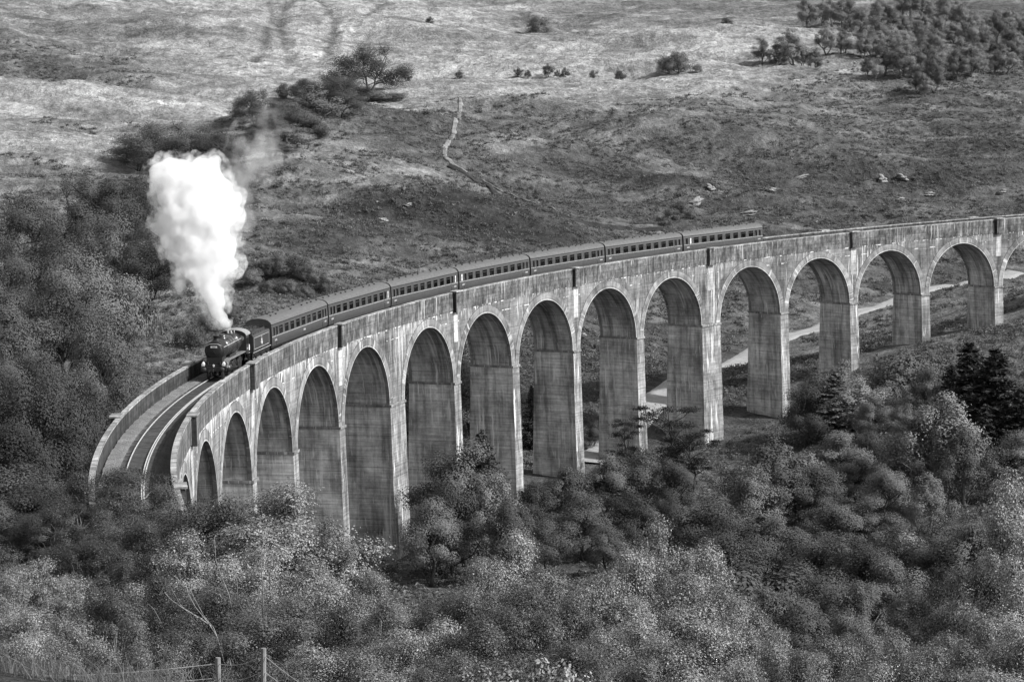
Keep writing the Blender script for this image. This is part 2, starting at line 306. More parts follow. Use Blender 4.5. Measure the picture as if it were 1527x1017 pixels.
# grassy ribs and dark banks; relief light and shade painted into the tone
RIBS = [([(480, 338), (560, 318), (650, 310), (745, 325)], 20, -.5), ([(450, 340), (510, 306), (570, 288), (640, 273), (710, 280), (790, 306)], 2.2, .7), ([(690, 370), (800, 345), (900, 352)], 8, -.3), ([(560, 205), (640, 195)], 14, -.25), ([(1180, 262), (1300, 255), (1450, 262)], 14, -.25), ([(960, 270), (880, 290)], 12, -.3), ([(410, 232), (450, 195), (505, 160)], 2, .8), ([(250, 452), (320, 400), (360, 340), (400, 260)], 3, .4), ([(60, 195), (130, 180), (210, 190)], 6, -.35), ([(20, 180), (100, 165), (180, 172)], 4, -.3), ([(720, 92), (800, 82), (850, 95)], 5, -.3),([(430, 330), (520, 277), (600, 262), (660, 250)], 5, .8), ([(380, 345), (480, 302), (560, 285), (640, 280)], 4, .7), ([(690, 235), (780, 214), (850, 177), (960, 150), (1130, 122)], 4, .6), ([(700, 215), (760, 205), (850, 195)], 3, .5), ([(890, 207), (1010, 172), (1130, 142)], 4, .5),
        ([(500, 158), (600, 142), (690, 146), (790, 132), (900, 130), (1000, 126)], 5, .6), ([(0, 166), (60, 150), (230, 128)], 5, .5), ([(60, 140), (150, 76), (270, 70), (400, 85)], 5, .6), ([(990, 332), (1040, 302), (1085, 282)], 3, .9), ([(470, 420), (560, 372), (640, 362), (720, 372)], 3, .6), ([(150, 470), (250, 455), (330, 440)], 4, .7),
        ([(0, 212), (90, 205), (200, 222)], 7, .5), ([(900, 40), (1000, 62), (1120, 48), (1230, 42)], 5, .6), ([(1000, 78), (1100, 70), (1200, 60)], 5, .5), ([(520, 20), (560, 50), (640, 70)], 8, .5), ([(1130, 240), (1210, 232), (1290, 205)], 3, .45), ([(1080, 360), (1000, 350), (900, 372)], 3, .5),
        ([(60, 122), (100, 108), (150, 100)], 7, -.55), ([(480, 318), (560, 305), (680, 315)], 7, -.35), ([(640, 238), (600, 245), (550, 256)], 3, -.5), ([(380, 440), (420, 425), (480, 440)], 5, -.45), ([(700, 120), (780, 128)], 3, -.4), ([(500, 190), (560, 200), (620, 185)], 5, -.3), ([(870, 60), (930, 78), (990, 80)], 3, -.5), ([(160, 60), (260, 40), (330, 60)], 5, -.25), ([(1170, 432), (1250, 430), (1330, 425)], 3, -.55)]
wob = perlin(XX / 9, YY / 12, 61) * 3.0
for pl_, w_, am in RIBS:
    dd_ = seg_dist(XX, YY, [hit(*q)[:2] for q in pl_]) + wob; tone = tone * (1 + am * .7 * np.exp(-(dd_ / w_) ** 2))
for g in GULLY: tone = tone * (1 - .55 * np.exp(-(seg_dist(XX, YY, g) / 2.2 + wob * .25) ** 2))
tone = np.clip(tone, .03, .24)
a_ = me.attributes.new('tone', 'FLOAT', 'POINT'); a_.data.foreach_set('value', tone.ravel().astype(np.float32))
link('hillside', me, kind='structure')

def drape(name, poly, width, mat, lift=.12, step=1.5, wob=.25, hump=0.0, seed=1, **k):
    P = np.array([np.array(q, float) for q in poly]); d = np.r_[0, np.cumsum(np.hypot(*np.diff(P, axis=0).T))]
    s_ = np.arange(0, d[-1], step); x = np.interp(s_, d, P[:, 0]); y = np.interp(s_, d, P[:, 1])
    ker = np.ones(9) / 9; pad = lambda q: np.convolve(np.pad(q, 4, 'edge'), ker, 'valid'); x, y = pad(x), pad(y)
    tx, ty = np.gradient(x), np.gradient(y); ln = np.hypot(tx, ty); nx, ny = -ty / ln, tx / ln; rng = np.random.RandomState(seed)
    V = []; m = 7
    zc_ = hgt(x, y)
    for j in range(m):
        o = (j / (m - 1) - .5) * width; e = rng.randn(len(x)) * wob * (abs(j - 3) == 3)
        X, Yv = x + nx * (o + e), y + ny * (o + e)
        z = np.maximum(hgt(X, Yv), zc_ - .3) + lift * (1 if 0 < j < m - 1 else -1.5) + hump * (1 - (2 * j / (m - 1) - 1) ** 2); V.append(np.stack([X, Yv, z], -1))
    V = np.stack(V, 1); n = len(x); idx = np.arange(n * m).reshape(n, m)
    F = np.stack([idx[:-1, :-1], idx[1:, :-1], idx[1:, 1:], idx[:-1, 1:]], -1).reshape(-1, 4)
    return link(name, np_mesh(name, V.reshape(-1, 3), F, mat, True), **k)
t = NT('gravel'); tc = t.n('ShaderNodeTexCoord').outputs['Object']; f = t.noise(tc, .6, 6, .7); g = t.noise(tc, 6, 3, .7)
t.bsdf(t.math('MULTIPLY', t.mr(f, .3, .7, .22, .34), t.mr(g, .3, .7, .8, 1.2)), .95, .1, bump=g, bs=.5, bd=.05); M['gravel'] = t.m
drape('gravel_track', PATH_W, 6.0, M['gravel'], .3, kind='structure')
drape('footpath', [hit(*q[:2])[:2] for q in PATH2], 1.6, paint('dry_turf', .18, .95, .1, .5, .6), .25, wob=.3, seed=3, kind='structure')
drape('footpath', [hit(*q)[:2] for q in [(716, 268), (742, 285), (802, 307), (852, 323), (922, 337), (992, 345)]], .6, paint('worn_turf', .125, .95, .1, .5, .6), .4, wob=.25, seed=6, kind='structure')
drape('stream_bed', [hit(*q)[:2] for q in [(664, 248), (690, 262), (712, 272), (740, 290), (800, 312), (850, 328), (920, 342), (990, 350), (1080, 356)]], 2.0, paint('wet_peat', .03, .9, .2, .4, .6), .4, wob=.4, seed=4, kind='structure')

# ------------------------------------------------------------------ concrete
def concrete(name, base, board=.18, lime=.5, damp=.5, limetop=None, lime_s=(60, 140), lich=0.0, drip=6.0):
    """mass concrete: board marks along u, lime runs and damp stains down v; UV is in metres (u along, v up)"""
    t = NT(name); uv = t.n('ShaderNodeUVMap').outputs[0]; tc = t.n('ShaderNodeTexCoord').outputs['Object']
    sx = t.n('ShaderNodeSeparateXYZ'); t.l(uv, sx.inputs[0]); U, V = sx.outputs[0], sx.outputs[1]
    bd = t.noise(uv, 1.0, 3, .6, (.10, 4.2, 1)); bd2 = t.noise(uv, 1.0, 2, .6, (.35, 9, 1)); cl = t.noise(uv, .16, 5, .65); sp = t.noise(uv, 2.2, 4, .7)
    c = t.math('MULTIPLY', base, t.mr(bd, .3, .7, 1 - board, 1 + board)); c = t.math('MULTIPLY', c, t.mr(bd2, .3, .7, 1 - board * .8, 1 + board * .6))
    c = t.math('MULTIPLY', c, t.mr(cl, .3, .7, .55, 1.4)); c = t.math('MULTIPLY', c, t.mr(sp, .3, .7, .84, 1.16))
    # lift lines where one day's pour stopped
    lf = t.math('FRACT', t.math('DIVIDE', V, 1.22)); c = t.math('MULTIPLY', c, t.mr(t.math('MULTIPLY', t.math('LESS_THAN', lf, .06), t.noise(uv, .5, 2)), 0, .6, 1, .62))
    # damp streaks
    ds = t.noise(uv, 1.0, 4, .6, (1.15, .10, 1)); c = t.math('MULTIPLY', c, t.mr(ds, .46, .64, 1.12, 1 - damp)); bl = t.noise(uv, 1.0, 5, .7, (.42, .30, 1)); c = t.math('MULTIPLY', c, t.mr(bl, .42, .66, 1.1, .6))
    if lich: c = t.math('MULTIPLY', c, t.mr(t.noise(uv, 1.0, 6, .75, (1.6, 1.0, 1)), .40, .62, 1 - lich, 1.25))
    # lime runs: thin pale streaks hanging in groups
    wv = t.math('MULTIPLY', t.math('SUBTRACT', t.noise(uv, 1.1, 3, .6), .5), .35); cb = t.n('ShaderNodeCombineXYZ'); t.l(t.math('ADD', U, wv), cb.inputs[0]); t.l(V, cb.inputs[1]); uw = cb.outputs[0]
    st = t.noise(uw, 1.0, 3, .6, (drip, .10, 1)); grp = t.noise(uv, 1.0, 3, .6, (.26, .13, 1))
    m = t.math('MULTIPLY', t.mr(st, .53, .62), t.mr(grp, .50, .58))
    st3 = t.noise(uw, 1.0, 2, .5, (drip * 1.7, .35, 1)); m = t.math('MAXIMUM', m, t.math('MULTIPLY', t.mr(st3, .66, .70), .8))
    if limetop is not None:      # runs start at a seam at height limetop and fade out below it
        ln = t.mr(V, limetop - 3.2, limetop - .3, 0, 1); ln = t.math('MULTIPLY', ln, t.math('LESS_THAN', V, limetop + .05))
        st2 = t.noise(uw, 1.0, 3, .6, (4.2, .12, 1)); g2 = t.noise(uv, 1.0, 2, .5, (.22, .3, 1)); left = t.mr(U, lime_s[0], lime_s[1], .065, -.05)
        th = t.math('SUBTRACT', t.mr(ln, 0, 1, .76, .55), left); m2 = t.math('MULTIPLY', t.mr(t.math('SUBTRACT', st2, th), 0, .05), t.math('MULTIPLY', t.math('GREATER_THAN', ln, .02), t.mr(g2, .36, .52, .1, 1)))
        s1 = t.math('LESS_THAN', t.math('ABSOLUTE', t.math('SUBTRACT', V, limetop - .1)), .07); s2 = t.math('LESS_THAN', t.math('ABSOLUTE', t.math('SUBTRACT', V, limetop - 1.32)), .05)
        seam = t.math('MULTIPLY', t.math('MAXIMUM', s1, s2), t.mr(t.noise(uv, 1.0, 4, .7, (.55, .8, 1)), .53, .58))
        m = t.math('MAXIMUM', t.math('MULTIPLY', m, .8), t.math('MAXIMUM', m2, seam))
    m = t.math('MULTIPLY', m, lime, clamp=True)
    c = t.mix(m, c, .74)
    hb = t.math('ADD', t.math('MULTIPLY', bd, .5), t.math('MULTIPLY', sp, .4))
    t.bsdf(c, .9, .2, bump=hb, bs=.35, bd=.06); return t.m
M['c_wall'] = concrete('concrete_wall', .16, .24, .9, .45, limetop=Z_PAR, lime_s=(35, 110))
M['c_apron'] = concrete('concrete_limed', .46, .16, .9, .45, drip=4)
M['c_moss'] = concrete('concrete_mossy', .06, .2, .1, .5, lich=.5, drip=2)
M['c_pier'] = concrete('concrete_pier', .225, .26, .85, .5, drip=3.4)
M['c_side'] = concrete('concrete_side_lightened', .42, .22, .7, .38, drip=3.0)  # paler than the pier fronts: extra light on the sides painted into colour
M['c_soffit'] = concrete('concrete_soffit', .37, .22, .7, .5, drip=3.4)
M['c_ring'] = concrete('concrete_ring', .21, .12, .5, .4, drip=2)
M['c_edge'] = concrete('concrete_lit_lime_edge', .48, .1, .8, .3, drip=2)  # lime-pale arris with its lit line painted into the colour
M['c_joint'] = concrete('concrete_joint', .07, .2, .2, .3, drip=2)
M['c_par'] = concrete('concrete_parapet', .145, .22, .45, .6, lich=.55, drip=2.4)
M['c_cope'] = concrete('concrete_coping', .30, .08, .3, .35, lich=.35, drip=1)
M['c_stain'] = concrete('concrete_stained', .06, .2, .15, .6, drip=3)

def sheet(mb, P, UVs, flip=False):
    """grid of points (n, m, 3) with uv in metres"""
    n, m = P.shape[:2]; b = len(mb.v); mb.v += [tuple(p) for p in P.reshape(-1, 3).tolist()]
    if mb.uv is None: mb.uv = []
    mb.uv += UVs.reshape(-1, 2).tolist()
    for i in range(n - 1):
        for j in range(m - 1):
            q = (b + i * m + j, b + (i + 1) * m + j, b + (i + 1) * m + j + 1, b + i * m + j + 1)
            mb.f.append(q[::-1] if flip else q)
def strip(mb, s_, off0, z0, off1, z1, u=None, vo=0.0, flip=False, usc=None):
    """ruled strip along chainages s_ from (off0, z0) to (off1, z1)"""
    s_ = np.asarray(s_, float); o = np.ones_like(s_)
    P = np.stack([rpv(s_, o * off0, o * z0), rpv(s_, o * off1, o * z1)], 1)
    d = np.hypot(np.mean(np.asarray(off1) - np.asarray(off0)), np.mean(np.asarray(z1) - np.asarray(z0)))
    v0 = np.asarray(z0) * o; v1 = np.where(np.abs(np.asarray(z1) - np.asarray(z0)) < .01, v0 + np.abs(np.asarray(off1) - np.asarray(off0)), np.asarray(z1)) * o
    UVs = np.stack([np.stack([s_ + vo, v0], -1), np.stack([s_ + vo, v1], -1)], 1)
    sheet(mb, P, UVs, flip)
def bar(mb, s_, offa, offb, za, zb, vo=0.0):
    """solid bar along the curve, rectangular section, closed ends"""
    strip(mb, s_, offb, za, offb, zb, vo=vo); strip(mb, s_, offa, zb, offa, za, vo=vo + 31)
    strip(mb, s_, offb, zb, offa, zb, vo=vo + 57); strip(mb, s_, offa, za, offb, za, vo=vo + 83)
    for s in (s_[0], s_[-1]):
        P = np.array([[rp(s, offa, za), rp(s, offb, za)], [rp(s, offa, zb), rp(s, offb, zb)]]); UVs = np.array([[[offa + vo, za], [offb + vo, za]], [[offa + vo, zb], [offb + vo, zb]]])
        sheet(mb, P, UVs, s == s_[0])

viaduct = empty('railway_viaduct', rp(0), label='long curved concrete railway viaduct with tall round arches crossing the valley', cat='viaduct')
VOFF = Vector(rp(0))
def vpart(mb, name, mat, parent=None, smooth=False, **k):
    mb.v = [(p[0] - VOFF[0], p[1] - VOFF[1], p[2] - VOFF[2]) for p in mb.v] if parent is None or parent is viaduct or True else mb.v
    return mb.build(name, mat, viaduct if parent is None else parent, smooth, **k)
NSEG = 36
for i in AI:
    sc_ = ARCH[i]; sl, sr = PIER[i - 1], PIER[i]
    ang = np.linspace(math.pi, 0, NSEG + 1); sa = sc_ + AR * np.cos(ang); za = Z_IMP + AR * np.sin(ang)
    jit = np.random.RandomState(100 + i)
    mb = MB()
    for off, fl, vo in ((HALF, False, 0), (-HALF, True, 400)):
        strip(mb, sa, off, za, off, Z_PAR, vo=vo, flip=not fl)
        for a, b in ((sl, sc_ - AR), (sc_ + AR, sr)): strip(mb, np.array([a, b]), off, Z_IMP, off, Z_PAR, vo=vo, flip=not fl)
    wall = vpart(mb, 'spandrel_wall', M['c_wall'])
    mb = MB(); offs = np.linspace(-HALF, HALF, 5); o = np.ones_like(sa)
    P = np.stack([rpv(sa, o * q, za) for q in offs], 1); UVs = np.stack([np.stack([o * (q + 40 * i), za + 0 * q], -1) for q in offs], 1)
    sheet(mb, P, UVs); vpart(mb, 'soffit', M['c_soffit'], wall, True)
    # the arch ring stands a little proud of the wall and overhangs the soffit
    mb = MB(); ra, rb, pr = AR - .07, AR + .92, .055
    ang2 = np.linspace(math.pi, 0, NSEG + 1)
    for off, sgn in ((HALF, 1), (-HALF, -1)):
        def arc(r, of): return rpv(sc_ + r * np.cos(ang2), o * of, np.minimum(Z_IMP + r * np.sin(ang2), Z_PAR - .03))
        def uvs(k): return np.stack([ang2 * 6 + 20 * i, o * k], -1)
        A_, B_, C_, D_ = arc(ra, off - sgn * .35), arc(ra, off + sgn * pr), arc(rb, off + sgn * pr), arc(rb, off - sgn * .02)
        for a, b, k in ((A_, B_, 0), (B_, C_, 1), (C_, D_, 2)): sheet(mb, np.stack([a, b], 1), np.stack([uvs(k), uvs(k + 1)], 1), sgn < 0)
    ring = vpart(mb, 'arch_ring', M['c_ring'], wall)
    for nm_, r0_, r1_, p_, mt_ in (('lit_lime_edge', ra - .003, ra + .09, pr + .004, 'c_edge'), ('joint', rb + .002, rb + .05, .006, 'c_joint')):
        mb = MB(); hi = np.minimum
        for off, sgn in ((HALF, 1), (-HALF, -1)):
            q0, q1 = arc(r0_, off + sgn * p_), arc(r1_, off + sgn * p_); sheet(mb, np.stack([q0, q1], 1), np.stack([uvs(0), uvs(.2)], 1), sgn < 0)
        vpart(mb, nm_, M[mt_], wall)
    # parapets on both sides, with copings
    sp_ = np.linspace(sl, sr, 9)
    for off, vo in ((HALF, 0), (-HALF, 300)):
        sg = 1 if off > 0 else -1
        a, b = sorted((off - sg * .30, off + sg * .06)); mb = MB(); bar(mb, sp_, a, b, Z_PAR + .003, 1.10, vo); par = vpart(mb, 'parapet', M['c_par'])
        a2, b2 = sorted((off - sg * .325, off - sg * .302)); mb = MB(); bar(mb, sp_, a2, b2, -.6, 1.095, vo); vpart(mb, 'inner_face', M['c_moss'], par)
        a, b = sorted((off - sg * .34, off + sg * .09)); mb = MB(); bar(mb, np.linspace(sl + .02, sr - .02, 9), a, b, 1.103, 1.25, vo); vpart(mb, 'coping', M['c_cope'], par)
for k, s in PIER.items():
    if k in (-4, 17): continue
    wd = (AP - 2 * AR + (WIDE if k in (4, 9) else 0)) / 2
    g0 = min(gz(*rp(s, of)[:2]) for of in (-3.2, 0, 3.2)) - 1.5 - GR * s
    if g0 > Z_IMP - 1: g0 = Z_IMP - 1.2
    mb = MB(); hgt_ = Z_IMP - .25 - g0; bt = .30 + hgt_ / 70; n = 10; tt = np.linspace(0, 1, n); wb = wd + .03 + hgt_ / 160
    zt = Z_IMP - .28
    fr_ = lambda e, of0, of1, sgn: None
    def side(sA, oA, sB, oB, vo, ex=0.0):   # from corner A to B, tapering outwards towards the foot
        P = []; U_ = []
        for q in tt:
            wq = ex + wd + .03 + (wb - wd - .03) * q; oq = HALF + .10 + (bt - .10) * q; z = zt + (g0 - zt) * q
            a, b = rp(s + sA * wq, oA * oq, z), rp(s + sB * wq, oB * oq, z); m5 = np.linspace(0, 1, 4)
            P.append([a + (b - a) * e for e in m5]); L = np.linalg.norm(b - a); U_.append([[vo + e * L, z] for e in m5])
        sheet(mb, np.array(P), np.array(U_))
    side(1, 1, -1, 1, 50 * k + 7); side(-1, 1, -1, -1, 50 * k + 20); side(-1, -1, 1, -1, 50 * k + 33); side(1, -1, 1, 1, 50 * k + 44)
    pier = vpart(mb, 'pier', M['c_pier'])
    mb = MB(); side(-1, 1, -1, -1, 50 * k + 20, .004); vpart(mb, 'side_face', M['c_side'], pier)
    mb = MB(); side(1, -1, 1, 1, 50 * k + 44, .004); vpart(mb, 'side_face', M['c_side'], pier)
    mb = MB(); ss2 = np.linspace(s - wd - .10, s + wd + .10, 4)
    bar(mb, ss2, -HALF - .24, HALF + .24, Z_IMP - .28, Z_IMP - .003, 50 * k); vpart(mb, 'impost', M['c_ring'], pier)
# refuges: boxes corbelled out over every second pier
for k, s in PIER.items():
    if k % 2 == 0 and k not in (-4,) and True:
        continue
for k, s in PIER.items():
    if k % 2 != 1 and k != 17: continue
    if k == 17: continue
    for sg in (1, -1):
        s_ = np.linspace(s - .78, s + .78, 4)
        a, b = sorted((sg * (HALF + .05), sg * (HALF + .52))); mb = MB(); bar(mb, s_, a, b, Z_PAR - .12, 1.12, 20 * k)
        rf = vpart(mb, 'refuge', M['c_par'])
        mb = MB(); bar(mb, np.linspace(s - .95, s + .95, 4), *sorted((sg * (HALF - .30), sg * (HALF + .62))), 1.255, 1.40, 9 * k); vpart(mb, 'refuge_coping', M['c_cope'], rf)
        mb = MB(); bar(mb, np.linspace(s - .82, s - .785, 2), *sorted((sg * (HALF + .065), sg * (HALF + .50))), Z_PAR - .10, 1.10, 9 * k); vpart(mb, 'stained_side', M['c_stain'], rf)
        # pilaster strip with a lime apron below the refuge
        mb = MB(); bar(mb, np.linspace(s - .62, s + .62, 3), *sorted((sg * (HALF - .1), sg * (HALF + .035))), Z_PAR - 3.6 - .25 * (k % 4), Z_PAR - .125, 20 * k + 3); vpart(mb, 'limed_apron', M['c_apron'], rf)
# deck under the ballast
mb = MB(); sd = np.linspace(S0, S1, 160); bar(mb, sd, -HALF + .43, HALF - .43, -1.9, -.62); vpart(mb, 'deck', M['c_soffit'])

# ------------------------------------------------------------------ track
track = empty('railway_track', rp(0), label='single railway track on ballast curving along the viaduct deck', cat='railway track')
TS0 = S0 - 42.0; sd = np.arange(TS0, S1 + 30, .5)
def tpart(mb, name, mat, parent=track, **k):
    mb.v = [(p[0] - VOFF[0], p[1] - VOFF[1], p[2] - VOFF[2]) for p in mb.v]; return mb.build(name, mat, parent, **k)
t = NT('ballast'); tc = t.n('ShaderNodeTexCoord').outputs['Object']; uv = t.n('ShaderNodeUVMap').outputs[0]; sx = t.n('ShaderNodeSeparateXYZ'); t.l(uv, sx.inputs[0])
f = t.noise(tc, 9, 3, .7); g = t.noise(tc, .7, 4, .6); v_ = sx.outputs[1]
dark_strip = t.math('MULTIPLY', t.mr(v_, -1.25, -.95, 0, 1), t.mr(v_, 1.9, 2.4, 1, .55))                # darker between the rails and on the inner side, paler on the outer shoulder
c = t.math('MULTIPLY', t.mix(dark_strip, .18, .085), t.math('MULTIPLY', t.mr(f, .3, .7, .5, 1.5), t.mr(g, .3, .7, .75, 1.25)))
t.bsdf(c, .95, .15, bump=f, bs=1.0, bd=.12); M['ballast'] = t.m
mb = MB(); prof = [(-2.5, -.10), (-2.0, -.12), (-1.55, -.14), (-1.2, -.2), (-.72, -.2), (0, -.2), (.72, -.2), (1.2, -.2), (1.5, -.24), (2.0, -.36), (2.5, -.42)]
rng = np.random.RandomState(4); P = np.stack([rpv(sd, np.full_like(sd, a) + rng.randn(len(sd)) * .03, np.full_like(sd, b) + rng.randn(len(sd)) * .018) for a, b in prof], 1)
sheet(mb, P, np.stack([np.stack([sd, np.full_like(sd, a)], -1) for a, b in prof], 1), True); tpart(mb, 'ballast', M['ballast'], kind='stuff')
def rail(off, name='rail'):
    mb = MB(); bar(mb, sd, off - .07, off + .07, -.16, -.125); bar(mb, sd, off - .012, off + .012, -.124, -.045); o_ = tpart(mb, name, M['rail_side'])
    mb = MB(); bar(mb, sd, off - .042, off + .042, -.044, 0.0); tpart(mb, 'rail_head', M['rail_steel'], o_)
for of in (.7175, -.7175): rail(of)
rail(.7175 - .16, 'check_rail')
mb = MB(); mb.box((0, 0, 0), (.25, 2.6, .13)); sl_me = mb.mesh('sleeper', M['sleeper_wood'])
sv = np.arange(-58, 40, .62)
for s in sv:
    o = link('sleeper', sl_me, track); o.location = Vector(rp(s, 0, -.222)) - VOFF; o.rotation_euler = (0, 0, math.pi / 2 - s / RC)
mb = MB()
for s in np.arange(40.4, S1, .62):
    mb.box(Vector(rp(s, 0, -.222)) - VOFF, (.25, 2.6, .13), Matrix.Rotation(math.pi / 2 - s / RC, 3, 'Z'))
mb.build('sleepers_under_train', M['sleeper_wood'], track, kind='stuff')

# ------------------------------------------------------------------ train
TPH, CPIT = 40.9, 20.2
def frame(root, s_mid, half):
    a, b = rp(s_mid - half), rp(s_mid + half); x = a - b; x /= np.linalg.norm(x); z = np.array([0, 0, 1.0]); y = np.cross(z, x); y /= np.linalg.norm(y); z = np.cross(x, y)
    c = (a + b) / 2; root.matrix_world = Matrix(((x[0], y[0], z[0], c[0]), (x[1], y[1], z[1], c[1]), (x[2], y[2], z[2], c[2]), (0, 0, 0, 1)))
def wheel_mesh(name, r, wd, spokes=0, mat='iron'):
    mb = MB()
    if not spokes: mb.lathe((0, -wd / 2, 0), (0, 1, 0), [(0, .02), (0, r * .96), (wd * .25, r), (wd, r), (wd, r + .03), (wd + .03, r + .03), (wd + .03, .02)], 20)
    else:
        mb.lathe((0, -wd / 2, 0), (0, 1, 0), [(0, r * .84), (0, r * .98), (wd * .2, r), (wd, r), (wd, r + .03), (wd + .03, r + .03), (wd + .03, r * .84), (0, r * .84)], 28)
        mb.lathe((0, -wd / 2 - .03, 0), (0, 1, 0), [(0, .02), (0, r * .2), (wd, r * .2), (wd, .02)], 12)
        for k in range(spokes):
            a = 2 * math.pi * k / spokes; mb.tube([(r * .15 * math.cos(a), 0, r * .15 * math.sin(a)), (r * .88 * math.cos(a), 0, r * .88 * math.sin(a))], [.055, .04], 5)
    return mb.mesh(name, M[mat])
WH = wheel_mesh('wheel', .46, .12)
# --- coach
CL = 19.7; HL = CL / 2
SIDE = [(1.36, 1.02), (1.405, 1.35), (1.42, 1.75), (1.415, 2.02), (1.40, 2.50), (1.385, 2.95), (1.345, 3.22)]
ROOF = [(1.345, 3.22), (1.27, 3.42), (1.08, 3.60), (.78, 3.74), (.40, 3.82), (0, 3.85)]
WIN_X = [(-6.82 + 1.95 * k) for k in range(8)]
def coach_meshes():
    d = {}
    ops = [(x - .62, x + .62) for x in WIN_X] + [(x - .24, x + .24) for x in (-9.1, -8.15, 9.1, 8.15)]
    ops.sort(); xs = sorted({-HL, HL, *[e for o in ops for e in o]})
    mb = MB()
    for sg in (1, -1):
        for (y0, z0), (y1, z1) in zip(SIDE[:-1], SIDE[1:]):
            open_row = 2.0 < (z0 + z1) / 2 < 2.96
            for a, b in zip(xs[:-1], xs[1:]):
                if open_row and any(abs(a - o[0]) < 1e-6 for o in ops): continue
                q = [(a, sg * y0, z0), (b, sg * y0, z0), (b, sg * y1, z1), (a, sg * y1, z1)]; mb.add(q, [(0, 1, 2, 3) if sg < 0 else (3, 2, 1, 0)])
    for x, sg in ((-HL, 1), (HL, -1)):   # ends
        pr = [(y, z) for y, z in SIDE] + ROOF[1:] + [(-y, z) for y, z in ROOF[-2::-1]] + [(-y, z) for y, z in SIDE[-2::-1]]
        mb.add([(x, y, z) for y, z in pr], [tuple(range(len(pr)))[::sg]])
    d['body'] = mb.mesh('body', M['coach_side'])
    mb = MB(); half = [(y + .03, z + .012) for y, z in ROOF[:-1]] + [(0, 3.862)] + [(-y - .03, z + .012) for y, z in ROOF[-2::-1]]
    rs = [[(x, y, z) for y, z in half] for x in np.linspace(-HL - .02, HL + .02, 12)]
    mb.rings(rs, closed=False, caps=False)
    for k in range(0):      # raised seams between the roof sheets
        x = -HL + k * CL / 11; mb.rings([[(x - .03, y * 1.006, z + .02) for y, z in half], [(x + .03, y * 1.006, z + .02) for y, z in half]], closed=False, caps=False)
    d['roof'] = mb.mesh('roof', M['coach_roof'], False)
    mb = MB()
    for sg in (1, -1): mb.box((0, sg * 1.39, 3.205), (CL, .07, .05))
    d['gutter'] = mb.mesh('gutter', M['underframe'])
    mb = MB()
    for sg in (1, -1): mb.box((0, sg * 1.424, 1.97), (CL - .1, .014, .045))
    d['waist_line'] = mb.mesh('waist_line', M['pale_line'])
    mb = MB(); mb.box((0, 0, .98), (CL - .2, 2.5, .18))
    for sg in (1, -1):
        mb.box((0, sg * 1.26, .93), (CL - .1, .06, .22)); mb.box((-1.6, sg * .95, .62), (2.2, .5, .5)); mb.box((1.7, sg * .95, .66), (1.5, .5, .42)); mb.tube([(-6, sg * 1.15, .86), (-2, sg * 1.1, .42), (2, sg * 1.1, .42), (6, sg * 1.15, .86)], .04, 4)
    for x in (HL, -HL):
        sx_ = 1 if x > 0 else -1
        for y in (.87, -.87): mb.lathe((x, y, 1.05), (sx_, 0, 0), [(0, .09), (.16, .09), (.16, .23), (.22, .23), (.22, .02)], 10)
    d['underframe'] = mb.mesh('underframe', M['underframe'])
    mb = MB()
    for sg in (1, -1):
        mb.box((0, sg * 1.0, .62), (3.3, .1, .22)); mb.box((0, sg * 1.02, .35), (.9, .12, .2))
        for x in (-1.3, 1.3): mb.box((x, sg * 1.05, .47), (.34, .16, .4))
    d['bogie'] = mb.mesh('bogie', M['underframe'])
    for key, wdt in (('win', 1.24), ('dwin', .48)):
        mb = MB(); f_ = .05; z0, z1 = 2.02, 2.95; h_ = wdt / 2
        for a in ((-h_ - .005, -h_ + f_), (h_ - f_, h_ + .005)): mb.box(((a[0] + a[1]) / 2, 1.385, (z0 + z1) / 2), (a[1] - a[0], .075, z1 - z0))
        for a in ((z0 - .005, z0 + f_), (z1 - f_, z1 + .005)): mb.box((0, 1.386, (a[0] + a[1]) / 2), (wdt - 2 * f_, .07, a[1] - a[0]))
        if key == 'win': mb.box((0, 1.387, 2.66), (wdt - 2 * f_, .05, .05))
        d[key] = mb.mesh('window', M['coach_side'])
        mb = MB(); mb.box((0, 1.372, (z0 + z1) / 2), (wdt - 2 * f_, .012, z1 - z0 - 2 * f_)); d[key + '_pane'] = mb.mesh('pane', M['glass']); d[key + '_blind'] = mb.mesh('blind', M['blind'])
    mb = MB(); mb.box((0, 0, 1.16), (CL - .3, 2.6, .06)); mb.box((0, 0, 2.2), (.05, 2.6, 1.9)); mb.box((7.75, 0, 2.2), (.05, 2.6, 1.9)); mb.box((-7.75, 0, 2.2), (.05, 2.6, 1.9)); d['floor'] = mb.mesh('coach_floor', M['seat_cloth'])
    mb = MB(); mb.box((0, 0, 1.55), (.5, 1.0, .18)); mb.box((-.22, 0, 1.95), (.12, 1.0, .9)); mb.box((.22, 0, 1.95), (.12, 1.0, .9)); d['seat'] = mb.mesh('seat', M['seat_cloth'])
    mb = MB()
    for y in (-.26, .26): mb.box((0, y, 2.34), (.50, .34, .24))
    d['headrest'] = mb.mesh('headrest', M['headrest'])
    mb = MB(); mb.box((0, 0, 2.1), (.5, .1, .06)); d['table'] = mb.mesh('table', M['blind'])
    mb = MB()
    for x in (-.5, .5): mb.box((x, 1.335, 2.5), (.13, .02, .8))
    d['curtain'] = mb.mesh('curtain', M['headrest'])
    mb = MB(); mb.box((0, 1.33, 2.2), (.34, .05, .30)); d['paper'] = mb.mesh('newspaper', M['blind'])
    mb = MB(); mb.lathe((0, 0, 3.78), (0, 0, 1), [(0, .09), (.12, .09), (.15, .14), (.20, .12), (.20, .01)], 8); d['vent'] = mb.mesh('roof_vent', M['iron'])
    mb = MB(); mb.box((0, 0, 2.1), (.30, 1.2, 2.1)); mb.box((0, 0, 3.05), (.36, 1.35, .2)); d['gangway'] = mb.mesh('gangway', M['rubber'])
